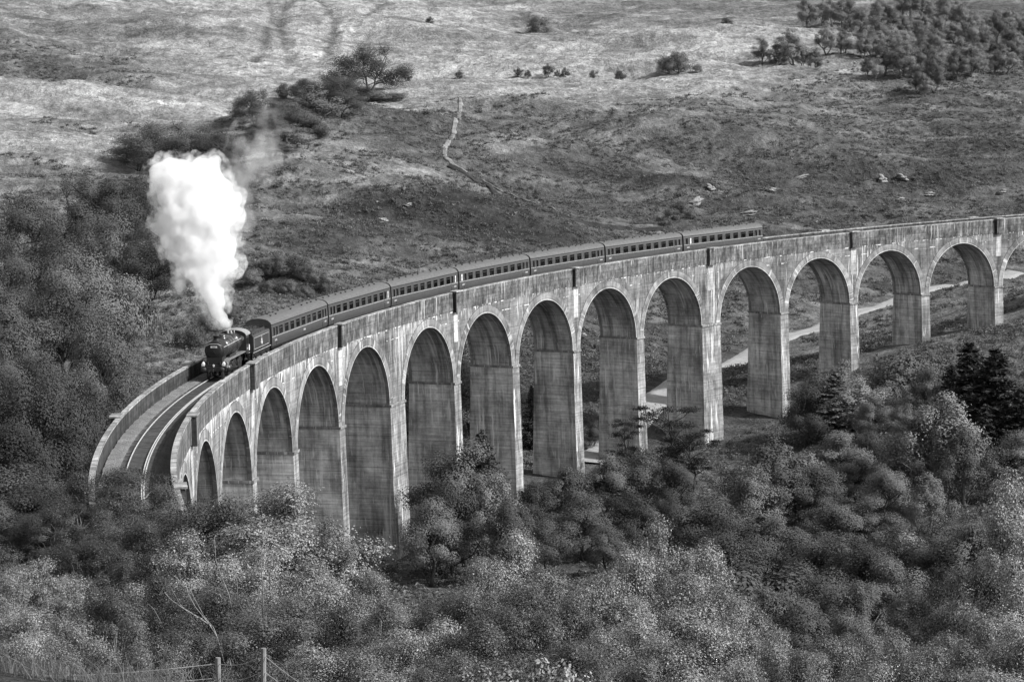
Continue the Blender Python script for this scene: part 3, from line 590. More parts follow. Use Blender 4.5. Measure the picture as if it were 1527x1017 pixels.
    mb = MB(); 
    for k, x in enumerate((-.28, -.14, 0, .14, .28)):
        mb.box((x, 1.428, 1.62), (.09, .012, .17))
    d['number'] = mb.mesh('coach_number', M['pale_line'])
    mb = MB(); mb.box((0, 1.425, 2.0), (.025, .02, 1.85)); d['door_edge'] = mb.mesh('door_edge', M['underframe'])
    mb = MB(); mb.box((0, 1.44, 1.75), (.12, .03, .03)); d['handle'] = mb.mesh('handle', M['brass'])
    return d
CM = coach_meshes()
ORD = ['first', 'second', 'third', 'fourth', 'fifth', 'sixth', 'seventh']
LAB = ['dark railway coach coupled directly behind the tender', 'second dark coach behind the tender, bright frosted window at its rear end', 'third dark coach behind the tender, bright frosted window at its rear end', 'fourth dark coach behind the tender, in the middle of the train',
       'fifth dark coach behind the tender, third from the tail of the train', 'sixth dark coach, next to last in the train', 'last dark coach at the tail of the train']
BLIND = {1: [(-9.1)], 2: [(-9.1)], 3: [(9.1)], 6: [(8.15)], 0: [], 4: [], 5: []}
prng = random.Random(5)
for k in range(7):
    root = empty('railway_coach', label=LAB[k], cat='railway coach', group='coaches of the steam train')
    frame(root, TPH + CPIT * (k + .5), 7.0)
    for nm in ('body', 'roof', 'underframe', 'gutter', 'waist_line'): link(nm, CM[nm], root)
    fl = link('interior', CM['floor'], root)
    for x in (-7.1, 7.1):
        b = link('bogie', CM['bogie'], root); b.location = (x, 0, 0)
        for dx in (-1.3, 1.3):
            for y in (.72, -.72):
                wl = link('wheel', WH, b); wl.location = (dx, y, .46); wl.rotation_euler = (0, 0, 0 if y < 0 else math.pi)
    for sg in (1, -1):
        for x in WIN_X + [-9.1, -8.15, 8.15, 9.1]:
            key = 'win' if x in WIN_X else 'dwin'; wn = link('window', CM[key], root); wn.location = (x, 0, 0)
            if sg < 0: wn.rotation_euler = (0, 0, math.pi)
            link('pane', CM[key + ('_blind' if x in BLIND[k] else '_pane')], wn)
            if key == 'win' and prng.random() < .45: link('curtain', CM['curtain'], wn)
            if key == 'win' and prng.random() < .4: q = link('newspaper', CM['paper'], wn); q.location = (prng.uniform(-.35, .35), 0, prng.uniform(-.05, .3))
        for x in (-8.15, 8.15):
            dr = link('door_edge', CM['door_edge'], root); dr.location = (x + .36, 0, 0); dr.rotation_euler = (0, 0, 0 if sg > 0 else math.pi)
            if sg < 0: dr.location = (x - .36, 0, 0)
            link('handle', CM['handle'], dr)
        for x in ((-8.9, 8.8) if k else (-8.9, 8.6, -1.2)):
            nb = link('coach_number', CM['number'], root); nb.location = (x, 0, -.05); nb.rotation_euler = (0, 0, 0 if sg > 0 else math.pi)
            if sg < 0: nb.location = (-x, 0, -.05)
    for x in [w_ + .975 for w_ in WIN_X[:-1]] + [WIN_X[0] - .975, WIN_X[-1] + .93]:
        for y in (.78, -.78):
            se = link('seat', CM['seat'], root); se.location = (x, y, 0)
            if prng.random() < .55: h = link('headrest', CM['headrest'], se); h.location = (0, 0, prng.uniform(-.08, .1))
            if prng.random() < .35: h = link('table', CM['table'], se); h.location = (.7, .42 if y > 0 else -.42, 0)
    for x in np.linspace(-8.9, 8.9, 11):
        for y in (.42, -.42):
            if prng.random() < .8: v_ = link('roof_vent', CM['vent'], root); v_.location = (x + prng.uniform(-.3, .3), y, -.02)
    for x in (HL + .14, -HL - .14): g_ = link('gangway', CM['gangway'], root); g_.location = (x, 0, 0)

# --- text as flat raised letters
def letters(name, body, size, mat, parent, mtx, depth=.006, **k):
    cu = bpy.data.curves.new(name, 'FONT'); cu.body = body; cu.size = size; cu.align_x = 'CENTER'; cu.align_y = 'CENTER'; cu.extrude = depth
    o = bpy.data.objects.new('tmp', cu); COL.objects.link(o); dg = bpy.context.evaluated_depsgraph_get(); me = bpy.data.meshes.new_from_object(o.evaluated_get(dg))
    bpy.data.objects.remove(o); me.materials.clear(); me.materials.append(M[mat]); o = link(name, me, parent, **k); o.matrix_local = mtx; return o
SIDE_L = Matrix(((-1, 0, 0, 0), (0, 0, 1, 0), (0, 1, 0, 0), (0, 0, 0, 1)))          # text on the +y side, read from outside
FRONT = Matrix(((0, 0, 1, 0), (1, 0, 0, 0), (0, 1, 0, 0), (0, 0, 0, 1)))            # text facing +x
# --- locomotive (x forward, y to its left)
loco = empty('steam_locomotive', label='black steam locomotive leading the train round the curve, two white lamps at its front', cat='steam locomotive')
LS = TPH - 7.75 - 5.15                     # chainage of its middle
frame(loco, LS, 3.0)
BZ = 2.70
mb = MB(); mb.lathe((-1.35, 0, BZ), (1, 0, 0), [(0, .90), (0, .92), (.9, .92), (4.25, .89), (4.25, .6)], 36); boil = mb.build('boiler', M['boiler_paint'], loco, True)
mb = MB()
for x in (-1.2, -.25, .75, 1.75, 2.75): mb.lathe((x, 0, BZ), (1, 0, 0), [(0, .80), (0, .935), (.07, .935), (.07, .80)], 36)
mb.build('boiler_band', M['dark_paint'], boil, True)
mb = MB(); mb.lathe((2.9, 0, BZ), (1, 0, 0), [(0, .6), (0, .945), (1.62, .945), (1.66, .91), (1.66, .1)], 36); smk = mb.build('smokebox', M['smokebox_black'], loco, True)
mb = MB(); mb.lathe((4.57, 0, BZ - .02), (1, 0, 0), [(0, .80), (.03, .80), (.10, .66), (.16, .4), (.19, .05)], 32)
for z in (-.32, .32): mb.box((4.67, -.32, BZ + z), (.06, .75, .07))
mb.tube([(4.76, 0, BZ), (4.84, 0, BZ)], .035, 6); mb.tube([(4.82, 0, BZ), (4.82, -.2, BZ - .22)], .02, 5); mb.tube([(4.85, 0, BZ), (4.85, .2, BZ - .2)], .02, 5)
sd_ = mb.build('smokebox_door', M['smokebox_black'], loco, True)
mb = MB(); mb.box((4.735, 0, BZ + .40), (.03, .62, .17)); pl = mb.build('number_plate', M['white_paint'], loco)
letters('plate_digits', '62005', .15, 'smokebox_black', pl, Matrix.Translation((4.753, 0, BZ + .40)) @ FRONT)
mb = MB(); mb.tube([(4.7, -.75, BZ + .52), (4.72, -.4, BZ + .68), (4.72, .4, BZ + .68), (4.7, .75, BZ + .52)], .022, 6)
for sg in (1, -1): mb.tube([(4.4, sg * .88, BZ + .35), (1, sg * .9, BZ + .37), (-2.6, sg * .92, BZ + .39)], .024, 6)
mb.build('handrail', M['rail_steel'], loco)
mb = MB(); mb.lathe((3.72, 0, BZ + .84), (0, 0, 1), [(0, .42), (.08, .33), (.2, .27), (.42, .255), (.46, .33), (.52, .33), (.56, .29), (.56, .22), (.1, .2)], 24); mb.build('chimney', M['smokebox_black'], loco, True)
mb = MB(); mb.lathe((1.35, 0, BZ + .78), (0, 0, 1), [(0, .55), (.1, .46), (.24, .42), (.38, .38), (.46, .28), (.50, .12), (.505, .01)], 24); mb.build('steam_dome', M['boiler_paint'], loco, True)
mb = MB()
for y in (.16, -.16): mb.lathe((-1.7, y, BZ + .88), (0, 0, 1), [(0, .12), (.2, .1), (.3, .07), (.36, .07), (.36, .01)], 12)
mb.tube([(-2.35, .3, BZ + .8), (-2.35, .3, BZ + 1.2)], .05, 8); mb.build('safety_valve', M['brass'], loco, True)
mb = MB(); mb.lathe((-2.95, 0, BZ + .02), (1, 0, 0), [(0, .97), (1.62, .955), (1.62, .6)], 36)
mb.box((-2.15, 0, 1.75), (1.55, 1.3, 1.6)); mb.build('firebox', M['boiler_paint'], loco, True)
# footplate: high over the wheels with a drop to the buffer beam
mb = MB()
fp = [(5.0, 1.28), (4.45, 1.28), (4.05, 1.72), (3.7, 1.83), (-2.9, 1.83), (-3.1, 1.60), (-4.75, 1.50)]
for sg in (1, -1):
    rs = [[(x, sg * .62, z), (x, sg * 1.26, z), (x, sg * 1.26, z - .10), (x, sg * .62, z - .06)] for x, z in fp]; mb.rings(rs)
mb.build('footplate', M['footplate'], loco)
mb = MB(); mb.box((0.3, .58, 1.25), (9.2, .06, .95)); mb.box((.3, -.58, 1.25), (9.2, .06, .95)); mb.box((3.9, 0, 1.72), (1.6, 1.5, .75)); mb.box((4.5, 0, 1.3), (1.0, 2.2, .3)); mb.build('frames', M['underframe'], loco)
mb = MB(); mb.box((5.02, 0, 1.06), (.10, 2.46, .46)); bb = mb.build('buffer_beam', M['dark_paint'], loco)
for y in (.87, -.87):
    mb = MB(); mb.lathe((5.07, y, 1.06), (1, 0, 0), [(0, .17), (.12, .15), (.34, .11), (.36, .24), (.42, .23), (.43, .01)], 18); mb.build('buffer', M['iron'], loco, True)
mb = MB(); mb.tube([(5.1, 0, 1.06), (5.3, 0, 1.02), (5.33, 0, .8), (5.22, 0, .62)], .045, 6)
mb.tube([(5.1, .45, 1.0), (5.16, .45, .5), (5.05, .45, .32)], .04, 6); mb.tube([(5.1, -.45, 1.0), (5.16, -.45, .5), (5.05, -.45, .32)], .04, 6); mb.build('coupling', M['iron'], loco)
for y in (.72, -.72): mb = MB(); mb.box((4.85, y, .28), (.06, .09, .5)); mb.build('guard_iron', M['iron'], loco)
for y in (.98, -.98):
    mb = MB(); mb.box((5.0, y, 1.50), (.24, .22, .30)); mb.lathe((5.0, y, 1.64), (0, 0, 1), [(0, .1), (.08, .09), (.1, .02)], 10); mb.lathe((5.10, y, 1.50), (1, 0, 0), [(0, .13), (.1, .15), (.11, .01)], 14); lm = mb.build('lamp', M['white_paint'], loco)
mb = MB(); mb.lathe((5.09, 0, 1.42), (1, 0, 0), [(0, .09), (.05, .09), (.06, .01)], 12); mb.box((5.0, 0, 1.36), (.16, .14, .2)); mb.build('lamp', M['white_paint'], loco)
for sg in (1, -1):
    mb = MB(); mb.lathe((3.05, sg * 1.0, .98), (1, 0, 0), [(0, .1), (0, .36), (1.15, .36), (1.15, .1)], 20); mb.lathe((3.0, sg * .98, 1.45), (1, 0, 0), [(0, .05), (0, .2), (1.3, .2), (1.3, .05)], 14); mb.box((3.62, sg * .9, 1.25), (1.1, .5, .5)); mb.build('cylinder', M['dark_paint'], loco, True)
    mb = MB(); mb.box((.2, sg * 1.0, .66), (4.3, .05, .13)); mb.tube([(3.05, sg * 1.1, .98), (.3, sg * 1.1, .68)], .05, 6); mb.tube([(2.3, sg * 1.06, 1.35), (1.2, sg * 1.06, 1.45), (.3, sg * 1.06, .9)], .04, 6); mb.box((2.3, sg * 1.02, 1.1), (.14, .06, .9)); mb.build('connecting_rod', M['iron'], loco)
    mb = MB()
    for q in range(6): mb.lathe((2.2 - .42 * q, sg * .93, 1.86), (0, 0, 1), [(0, .09), (.16, .09), (.2, .05), (.24, .05), (.24, .01)], 8)
    mb.tube([(2.6, sg * 1.0, 2.0), (-1, sg * 1.0, 2.02)], .03, 5); mb.build('lubricator', M['iron'], loco)
DW = wheel_mesh('driving_wheel', .79, .14, 15); PWM = wheel_mesh('pony_wheel', .48, .13, 9)
for x in (2.0, -.1, -2.3):
    for y in (.72, -.72): o = link('driving_wheel', DW, loco); o.location = (x, y, .79); o.rotation_euler = (0, 0, math.pi if y > 0 else 0)
for y in (.72, -.72): o = link('pony_wheel', PWM, loco); o.location = (4.2, y, .48); o.rotation_euler = (0, 0, math.pi if y > 0 else 0)
for sg in (1, -1):
    for x, r in ((2.0, .82), (-.1, .82), (-2.3, .82)):
        mb = MB(); an_ = np.linspace(.25, math.pi - .25, 12); mb.rings([[(x + (r + .05) * math.cos(a), sg * .62, .98 + (r + .05) * math.sin(a)), (x + (r + .05) * math.cos(a), sg * .88, .98 + (r + .05) * math.sin(a)), (x + (r + .08) * math.cos(a), sg * .88, .98 + (r + .08) * math.sin(a))] for a in an_]); mb.build('splasher', M['dark_paint'], loco)
# cab
cabm = MB(); cx0, cx1 = -4.55, -2.9
for sg in (1, -1):
    for (a, b, z0, z1) in ((cx0 + .5, cx1, 1.52, 2.42), (cx0 + .5, cx0 + .62, 2.42, 3.05), (-3.62, -3.5, 2.42, 3.05), (cx1 - .14, cx1, 2.42, 3.05), (cx0 + .5, cx1, 3.05, 3.28)):
        cabm.box(((a + b) / 2, sg * 1.30, (z0 + z1) / 2), (b - a, .05, z1 - z0 - .002))
arc_ = [(1.31 * math.cos(a) , 3.28 + .55 * math.sin(a)) for a in np.linspace(0, math.pi, 16)]
cabm.prism([(1.3, 1.7)] + arc_ + [(-1.3, 1.7)], cx1 - .05, cx1 - .003, lambda p, q, a: (a, p, q))
cab = cabm.build('cab', M['dark_paint'], loco)
mb = MB(); mb.rings([[(x, y * 1.04, z + .02) for y, z in arc_] + [(x, y * 1.04, z + .06) for y, z in arc_[::-1]] for x in (cx0 - .15, cx1 + .1)]); mb.build('cab_roof', M['cab_roof'], cab)
for y in (.88, -.88): mb = MB(); mb.lathe((cx1 + .002, y, 3.05), (1, 0, 0), [(0, .24), (.03, .24), (.03, .19), (.012, .19), (.012, .01)], 18); mb.build('spectacle_window', M['brass'], cab)
mb = MB(); mb.box((cx0 + .22, 1.28, 2.0), (.30, .04, .55)); mb.build('cab_door', M['white_paint'], loco)
letters('cab_number', '62005', .26, 'pale_line', loco, Matrix.Translation((-3.48, 1.327, 2.0)) @ SIDE_L)
mb = MB(); 
for z in (.45, .85, 1.2): mb.box((cx0 + .22, 1.2, z), (.4, .22, .04))
mb.box((cx0 + .03, 1.2, .9), (.04, .2, 1.1)); mb.box((cx0 + .41, 1.2, .9), (.04, .2, 1.1)); mb.build('cab_steps', M['underframe'], loco)
# --- tender
tend = empty('locomotive_tender', label='black coal tender with pale crest and lined panel behind the locomotive', cat='tender')
frame(tend, TPH - 3.75, 2.2)
mb = MB(); prof = [(-1.25, 1.30), (-1.30, 1.38), (-1.30, 2.75), (-1.22, 2.95), (-1.12, 2.98), (1.12, 2.98), (1.22, 2.95), (1.30, 2.75), (1.30, 1.38), (1.25, 1.30)]
mb.prism(prof, -3.25, 3.2, lambda p, q, a: (a, p, q)); tank = mb.build('tank', M['tender_paint'], tend)
mb = MB()
for sg in (1, -1): mb.box((.6, sg * 1.08, 3.14), (4.9, .05, .34))
mb.box((-1.9, 0, 3.2), (.06, 2.1, .46)); mb.box((3.1, 0, 3.1), (.06, 2.1, .25)); mb.build('coal_rail', M['tender_paint'], tend)
rng = np.random.RandomState(8); mb = MB()
for k in range(260):
    x = rng.uniform(-1.75, 3.0); y = rng.uniform(-1.0, 1.0); z = 2.98 + .42 * (1 - y * y) * (1 - ((x - .4) / 3.4) ** 2) + rng.uniform(-.05, .05); r = rng.uniform(.10, .22)
    mb.box((x, y, z), (r * 1.5, r * 1.2, r), Matrix.Rotation(rng.uniform(0, 3), 3, 'Z') @ Matrix.Rotation(rng.uniform(-.6, .6), 3, 'X'))
mb.box((.6, 0, 3.05), (4.8, 2.05, .2)); mb.build('coal', M['coal'], tend, kind='stuff')
mb = MB()
for sg in (1, -1):
    for (x, z, dx, dz) in ((0, 2.66, 5.6, .04), (0, 1.56, 5.6, .04), (-2.8, 2.11, .04, 1.14), (2.8, 2.11, .04, 1.14)): mb.box((x, sg * 1.303, z), (dx, .012, dz))
mb.build('lining', M['pale_line'], tend)
mb = MB()
for sg in (1, -1): mb.box((0, sg * 1.16, .92), (6.6, .06, .62)); mb.box((0, sg * 1.2, 1.26), (6.9, .26, .06))
mb.box((-3.4, 0, 1.06), (.1, 2.4, .4))
for sg in (1, -1):
    for x in (-2.1, 0, 2.1): mb.box((x, sg * 1.22, .66), (.42, .14, .36)); mb.box((x, sg * 1.22, .95), (1.2, .09, .09))
mb.build('tender_frame', M['underframe'], tend)
mb = MB()
for sg in (1, -1): mb.box((0, sg * 1.335, 1.275), (6.8, .012, .05)); mb.box((0, sg * 1.195, .62), (6.4, .012, .04))
mb.build('frame_line', M['pale_line'], tend)
TW = wheel_mesh('tender_wheel', .62, .13, 11)
for x in (-2.1, 0, 2.1):
    for y in (.72, -.72): o = link('tender_wheel', TW, tend); o.location = (x, y, .62); o.rotation_euler = (0, 0, math.pi if y > 0 else 0)
for sg in (1, -1):                    # crest: a rampant beast over a spoked wheel under a crown
    mb = MB(); Y_ = 1.312; D = .012
    for k in range(12): a0, a1 = k * math.pi / 6, (k + 1) * math.pi / 6; mb.tube([(.21 * math.cos(a0), sg * Y_, 1.98 + .21 * math.sin(a0)), (.21 * math.cos(a1), sg * Y_, 1.98 + .21 * math.sin(a1))], .03, 4)
    for k in range(4): a0 = k * math.pi / 4; mb.tube([(.2 * math.cos(a0), sg * Y_, 1.98 + .2 * math.sin(a0)), (-.2 * math.cos(a0), sg * Y_, 1.98 - .2 * math.sin(a0))], .014, 4)
    mb.box((.0, sg * Y_, 1.985), (.74, D, .10))
    mb.prism([(-.24, 2.16), (.18, 2.16), (.24, 2.30), (.17, 2.42), (.10, 2.40), (.06, 2.30), (-.16, 2.30), (-.26, 2.42), (-.30, 2.40), (-.22, 2.26)], sg * (Y_ - D / 2), sg * (Y_ + D / 2), lambda p, q, a: (p, a, q))
    mb.prism([(-.1, 2.46), (.1, 2.46), (.14, 2.58), (.05, 2.53), (0, 2.62), (-.05, 2.53), (-.14, 2.58)], sg * (Y_ - D / 2), sg * (Y_ + D / 2), lambda p, q, a: (p, a, q)); mb.build('crest', M['pale_line'], tend)

# ------------------------------------------------------------------ vegetation: prototypes (unit height, trunk foot at the origin)
def unit(v): return v / (np.linalg.norm(v, axis=-1, keepdims=True) + 1e-9)
def leaf_quads(rng, C_, N_, a, b):
    n = len(C_); t_ = unit(np.cross(N_, rng.randn(n, 3))); u_ = np.cross(N_, t_)
    a = (a * rng.uniform(.6, 1.35, n))[:, None]; b = (b * rng.uniform(.6, 1.35, n))[:, None]
    V = np.stack([C_ - t_ * a, C_ - u_ * b + t_ * a * .15, C_ + t_ * a, C_ + u_ * b + t_ * a * .15], 1).reshape(-1, 3)
    return V, np.arange(4 * n).reshape(n, 4)
def limb(mb, p, q, r0, r1, rng, n=5, seg=4, bow=.06):
    p, q = np.array(p, float), np.array(q, float); L = np.linalg.norm(q - p); pts = [p]
    side = rng.randn(3); side[2] = abs(side[2]) * .6
    for i in range(1, seg): f = i / seg; pts.append(p + (q - p) * f + side * L * bow * math.sin(math.pi * f) + rng.randn(3) * L * .025)
    pts.append(q); mb.tube(pts, list(np.linspace(r0, r1, seg + 1)), n)
    return pts
def broadleaf(name, seed, leaf, bark, nb=26, nl=9000, a=.014, rx=.36, zc=.56, rz=.43, br=(.09, .17), droop=0.0, stems=1, open_=0.0, lean=0.0, pointed=0.0, limbs=18, twig=.004, tr=.022, coh=.20):
    rng = np.random.RandomState(seed); mbt = MB()
    d = unit(rng.randn(nb * 3, 3)); d = d[d[:, 2] > -.75][:nb]; nb = len(d)
    az = np.arctan2(d[:, 1], d[:, 0]); ph = rng.uniform(0, 6.28, 3)
    env = 1 + .16 * np.sin(2 * az + ph[0]) + .12 * np.sin(3 * az + ph[1]) + .1 * np.sin(5 * d[:, 2] + ph[2])
    rad = rng.uniform(.45, .95, nb) ** .6 * env
    wx = 1 - pointed * np.clip(d[:, 2] * .9 + .1, 0, 1)
    C_ = np.stack([d[:, 0] * rx * rad * wx, d[:, 1] * rx * rad * wx, zc + d[:, 2] * rz * np.minimum(rad, 1.0) * .88], -1); C_[:, 0] += lean * C_[:, 2]
    q_ = rng.permutation(nb)[:max(3, nb // 7)]; C_[q_, 0] = rng.randn(len(q_)) * rx * .12; C_[q_, 1] = rng.randn(len(q_)) * rx * .12; C_[q_, 2] = np.linspace(zc, .93, len(q_)); C_[q_, 0] += lean * C_[q_, 2]
    R = rng.uniform(br[0], br[1], nb) * (1.1 - .5 * pointed * np.clip((C_[:, 2] - zc) / rz, 0, 1))
    top = C_[:, 2].argmax(); C_[top, 2] = 1 - R[top] * .75
    k = rng.choice(nb, nl, p=R ** 2 / (R ** 2).sum())
    dd = unit(rng.randn(nl, 3)); rr = rng.rand(nl) ** .42 * (1 + .18 * rng.randn(nl) * open_)
    P = C_[k] + dd * (R[k] * rr)[:, None] * np.array([1, 1, .78])
    if droop: P[:, 2] -= rng.exponential(droop, nl) * rng.rand(nl); P[:, :2] += rng.randn(nl, 2) * .006
    P[:, 2] = np.maximum(P[:, 2], .02)
    N_ = unit(dd * .75 + unit(P - np.array([0, 0, zc * .8])) * .65 + rng.randn(nl, 3) * coh + np.array([0, 0, .2]))
    V, F = leaf_quads(rng, P, N_, a, a * .58)
    crown = np_mesh('crown', V, F, leaf)
    for st in range(stems):
        ang = rng.uniform(0, 6.28); off = np.array([math.cos(ang), math.sin(ang), 0]) * (.02 * (stems > 1)); tip = C_[top] if st == 0 else C_[rng.randint(nb)]
        sp_ = limb(mbt, off, [tip[0] * .7 + off[0], tip[1] * .7 + off[1], tip[2] * (.92 if st == 0 else .9)], tr / math.sqrt(stems), tr * .16, rng, 7, 6, .05)
        for j in range(limbs // stems):
            c_ = C_[rng.randint(nb)]; h0 = np.clip(c_[2] - rng.uniform(.12, .3), .10, .85); b0 = sp_[min(len(sp_) - 2, int(h0 / max(.2, sp_[-1][2]) * (len(sp_) - 1)))]
            pts = limb(mbt, b0, b0 + (c_ - b0) * .9, tr * .38, twig, rng, 4, 4, .10)
            for q in range(2): limb(mbt, pts[rng.randint(2, 4)], c_ + rng.randn(3) * R.mean() * .4, twig * 1.2, twig * .5, rng, 3, 2, .1)
    return {'name': name, 'rx': rx * .98, 'crown': crown, 'trunk': mbt.mesh('trunk', bark, True)}
def spruce(name, seed, leaf, nl=9000, w_=.2, tr=.016):
    rng = np.random.RandomState(seed); mbt = MB(); mbt.tube([(0, 0, 0), (0, 0, .5), (.004, 0, 1.0)], [tr, tr * .6, .002], 6)
    P = []; N_ = []
    lv = np.linspace(.07, .985, 30)
    for z in lv:
        L = w_ * (1 - z) ** .75 * 1.05 + .012
        for b_ in range(rng.randint(6, 9)):
            az = rng.uniform(0, 6.28); Lb = L * rng.uniform(.65, 1.15); n = int(nl / 230 * (Lb / w_ * 1.3 + .3)); f = rng.rand(n) ** .7
            dr = -.28 * f * Lb * (1 - z) + .10 * f ** 2 * Lb
            p = np.stack([np.cos(az) * f * Lb, np.sin(az) * f * Lb, z + dr + rng.randn(n) * .005], -1); side = np.array([-math.sin(az), math.cos(az), 0]); p += side * (rng.randn(n) * .18 * Lb * (1 - .6 * f))[:, None]; p[:, 2] -= rng.rand(n) * .028 * (1 - z * .6)
            P.append(p); N_.append(unit(rng.randn(n, 3) * .6 + np.array([math.cos(az) * .3, math.sin(az) * .3, .9])))
            if b_ < 4: mbt.tube([(0, 0, z), (math.cos(az) * Lb * .9, math.sin(az) * Lb * .9, z - .16 * Lb)], [.004, .0015], 3)
    P = np.concatenate(P); N_ = np.concatenate(N_); V, F = leaf_quads(rng, P, N_, .017, .006)
    return {'name': name, 'rx': w_ * .95, 'crown': np_mesh('crown', V, F, leaf), 'trunk': mbt.mesh('trunk', M['bark'], True)}
def scots_pine(name, seed):
    rng = np.random.RandomState(seed); mbt = MB(); P = []; N_ = []
    sp_ = limb(mbt, (0, 0, 0), (.05, 0, .93), .022, .006, rng, 7, 7, .03)
    for k in range(22):
        z = rng.uniform(.35, .97); az = rng.uniform(0, 6.28); L = rng.uniform(.12, .40) * (1.15 - .6 * abs(z - .6)); c_ = np.array([math.cos(az) * L, math.sin(az) * L, z + rng.uniform(-.02, .05)])
        b0 = sp_[min(6, int((z - .06) * 7))]; limb(mbt, b0, c_, .008, .003, rng, 4, 4, .12); n = 330
        p = rng.randn(n, 3) * np.array([.062, .062, .016]) * rng.uniform(.7, 1.25) + c_; P.append(p); N_.append(unit(rng.randn(n, 3) + np.array([0, 0, .8])))
    P = np.concatenate(P); N_ = np.concatenate(N_); V, F = leaf_quads(rng, P, N_, .013, .006)
    return {'name': name, 'rx': .4, 'crown': np_mesh('crown', V, F, M['needle']), 'trunk': mbt.mesh('trunk', M['bark'], True)}
PR = {}
for k in range(4): PR['oak%d' % k] = broadleaf('broadleaf_tree', 10 + k, M['leaf_dark'], M['bark'], 26 + 4 * k, 20000, .0098, .40, .54, .43, (.09, .16))
for k in range(3): PR['dome%d' % k] = broadleaf('broadleaf_tree', 15 + k, M['leaf_dark' if k < 2 else 'leaf_mid'], M['bark'], 28, 22000, .0092, .46, .50, .47, (.11, .19), stems=2)
for k in range(3): PR['leafy%d' % k] = broadleaf('broadleaf_tree', 20 + k, M['leaf_mid'], M['bark'], 30, 20000, .0092, .36, .55, .44, (.08, .15), pointed=.3)
for k in range(3): PR['birch%d' % k] = broadleaf('birch_tree', 30 + k, M['leaf_light'], M['twig_bark'], 34, 12000, .0105, .28, .54, .45, (.06, .12), droop=.05, pointed=.55, open_=.6)
for k in range(2): PR['weep%d' % k] = broadleaf('birch_tree', 40 + k, M['leaf_mid' if k == 0 else 'leaf_light'], M['twig_bark'], 46, 18000, .0095, .36, .55, .45, (.06, .11), droop=.10, pointed=.6, open_=.6)
for k in range(3): PR['shrub%d' % k] = broadleaf('shrub', 50 + k, M['leaf_mid'], M['bark'], 22, 5000, .026, .62, .45, .45, (.16, .28), stems=3, limbs=9, twig=.008, tr=.03)
for k in range(2): PR['spruce%d' % k] = spruce('spruce_tree', 60 + k, M['needle'])
PR['spruce_l'] = spruce('spruce_tree', 63, M['leaf_mid'], w_=.24)
PR['scots'] = scots_pine('pine_tree', 66)
for k in range(3): PR['near%d' % k] = broadleaf('birch_tree', 70 + k, M['leaf_birch'], M['birch_bark' if k == 0 else 'twig_bark'], 46, 50000, .0058, .40, .52, .46, (.05, .115), droop=.02, stems=4, open_=1.0, pointed=.35, limbs=40, twig=.0018, tr=.020, coh=.4)
for k in range(2): PR['neard%d' % k] = broadleaf('birch_tree', 80 + k, M['leaf_birch_dark'], M['twig_bark'], 44, 46000, .0062, .44, .52, .46, (.06, .12), stems=4, open_=.9, limbs=36, twig=.0018, tr=.020, coh=.4)
for k in range(2): PR['sprig%d' % k] = broadleaf('shrub', 90 + k, M['leaf_birch'], M['bark'], 26, 5200, .020, .5, .5, .48, (.10, .18), stems=5, open_=1.0, limbs=25, twig=.004, tr=.02)
ROWS = {}
vrng = random.Random(11)
def plant(kind, u, vtop, Y, desc=None, row=None, label=None, cat=None, group=None, wide=1.0, sink=.25, hmax=None, hmin=1.0, name=None, wpx=None):
    p = wp(u, vtop, Y); g = gz(p[0], p[1]); h = p[2] - g
    if hmax and h > hmax: h = hmax
    if h < hmin: h = hmin
    pr = PR[kind]; nm = name or pr['name']
    cat = cat or ('shrub' if nm == 'shrub' else 'tree')
    o = empty(nm, (p[0], p[1], g - sink), label=label, cat=cat, group=group)
    wv_ = wide * vrng.uniform(.9, 1.1); k_ = h * wv_
    if wpx: k_ = wpx * Y / FPX / (2 * pr['rx'])
    o.scale = (k_, k_, h + sink); o.rotation_euler = (0, 0, vrng.uniform(0, 6.28))
    link('crown', pr['crown'], o); link('trunk', pr['trunk'], o)
    if row: ROWS.setdefault(row, []).append((u, o, desc))
    return o
def pick(*ks): return vrng.choice(ks)
def row_of(row, desc, kinds, us, vtop, Y, dv=14, dY=12, du=8, wide=1.0, hmax=None, hmin=1.5, group=None):
    """a loose row of trees: us pixel columns, vtop a number or (u, v) polyline for the height of their tops"""
    for u in us:
        u2 = u + vrng.uniform(-du, du); v = vtop if not isinstance(vtop, list) else float(np.interp(u2, [q[0] for q in vtop], [q[1] for q in vtop]))
        plant(pick(*kinds), u2, v + vrng.uniform(-dv, dv), Y + vrng.uniform(-dY, dY), desc, row, wide=wide, hmax=hmax, hmin=hmin if not isinstance(hmin, tuple) else vrng.uniform(*hmin), group=group or ('trees in ' + row))
OAK = ['oak0', 'oak1', 'oak2', 'oak3']; LEAFY = ['leafy0', 'leafy1', 'leafy2']; BIR = ['birch0', 'birch1', 'birch2']; SHR = ['shrub0', 'shrub1', 'shrub2']
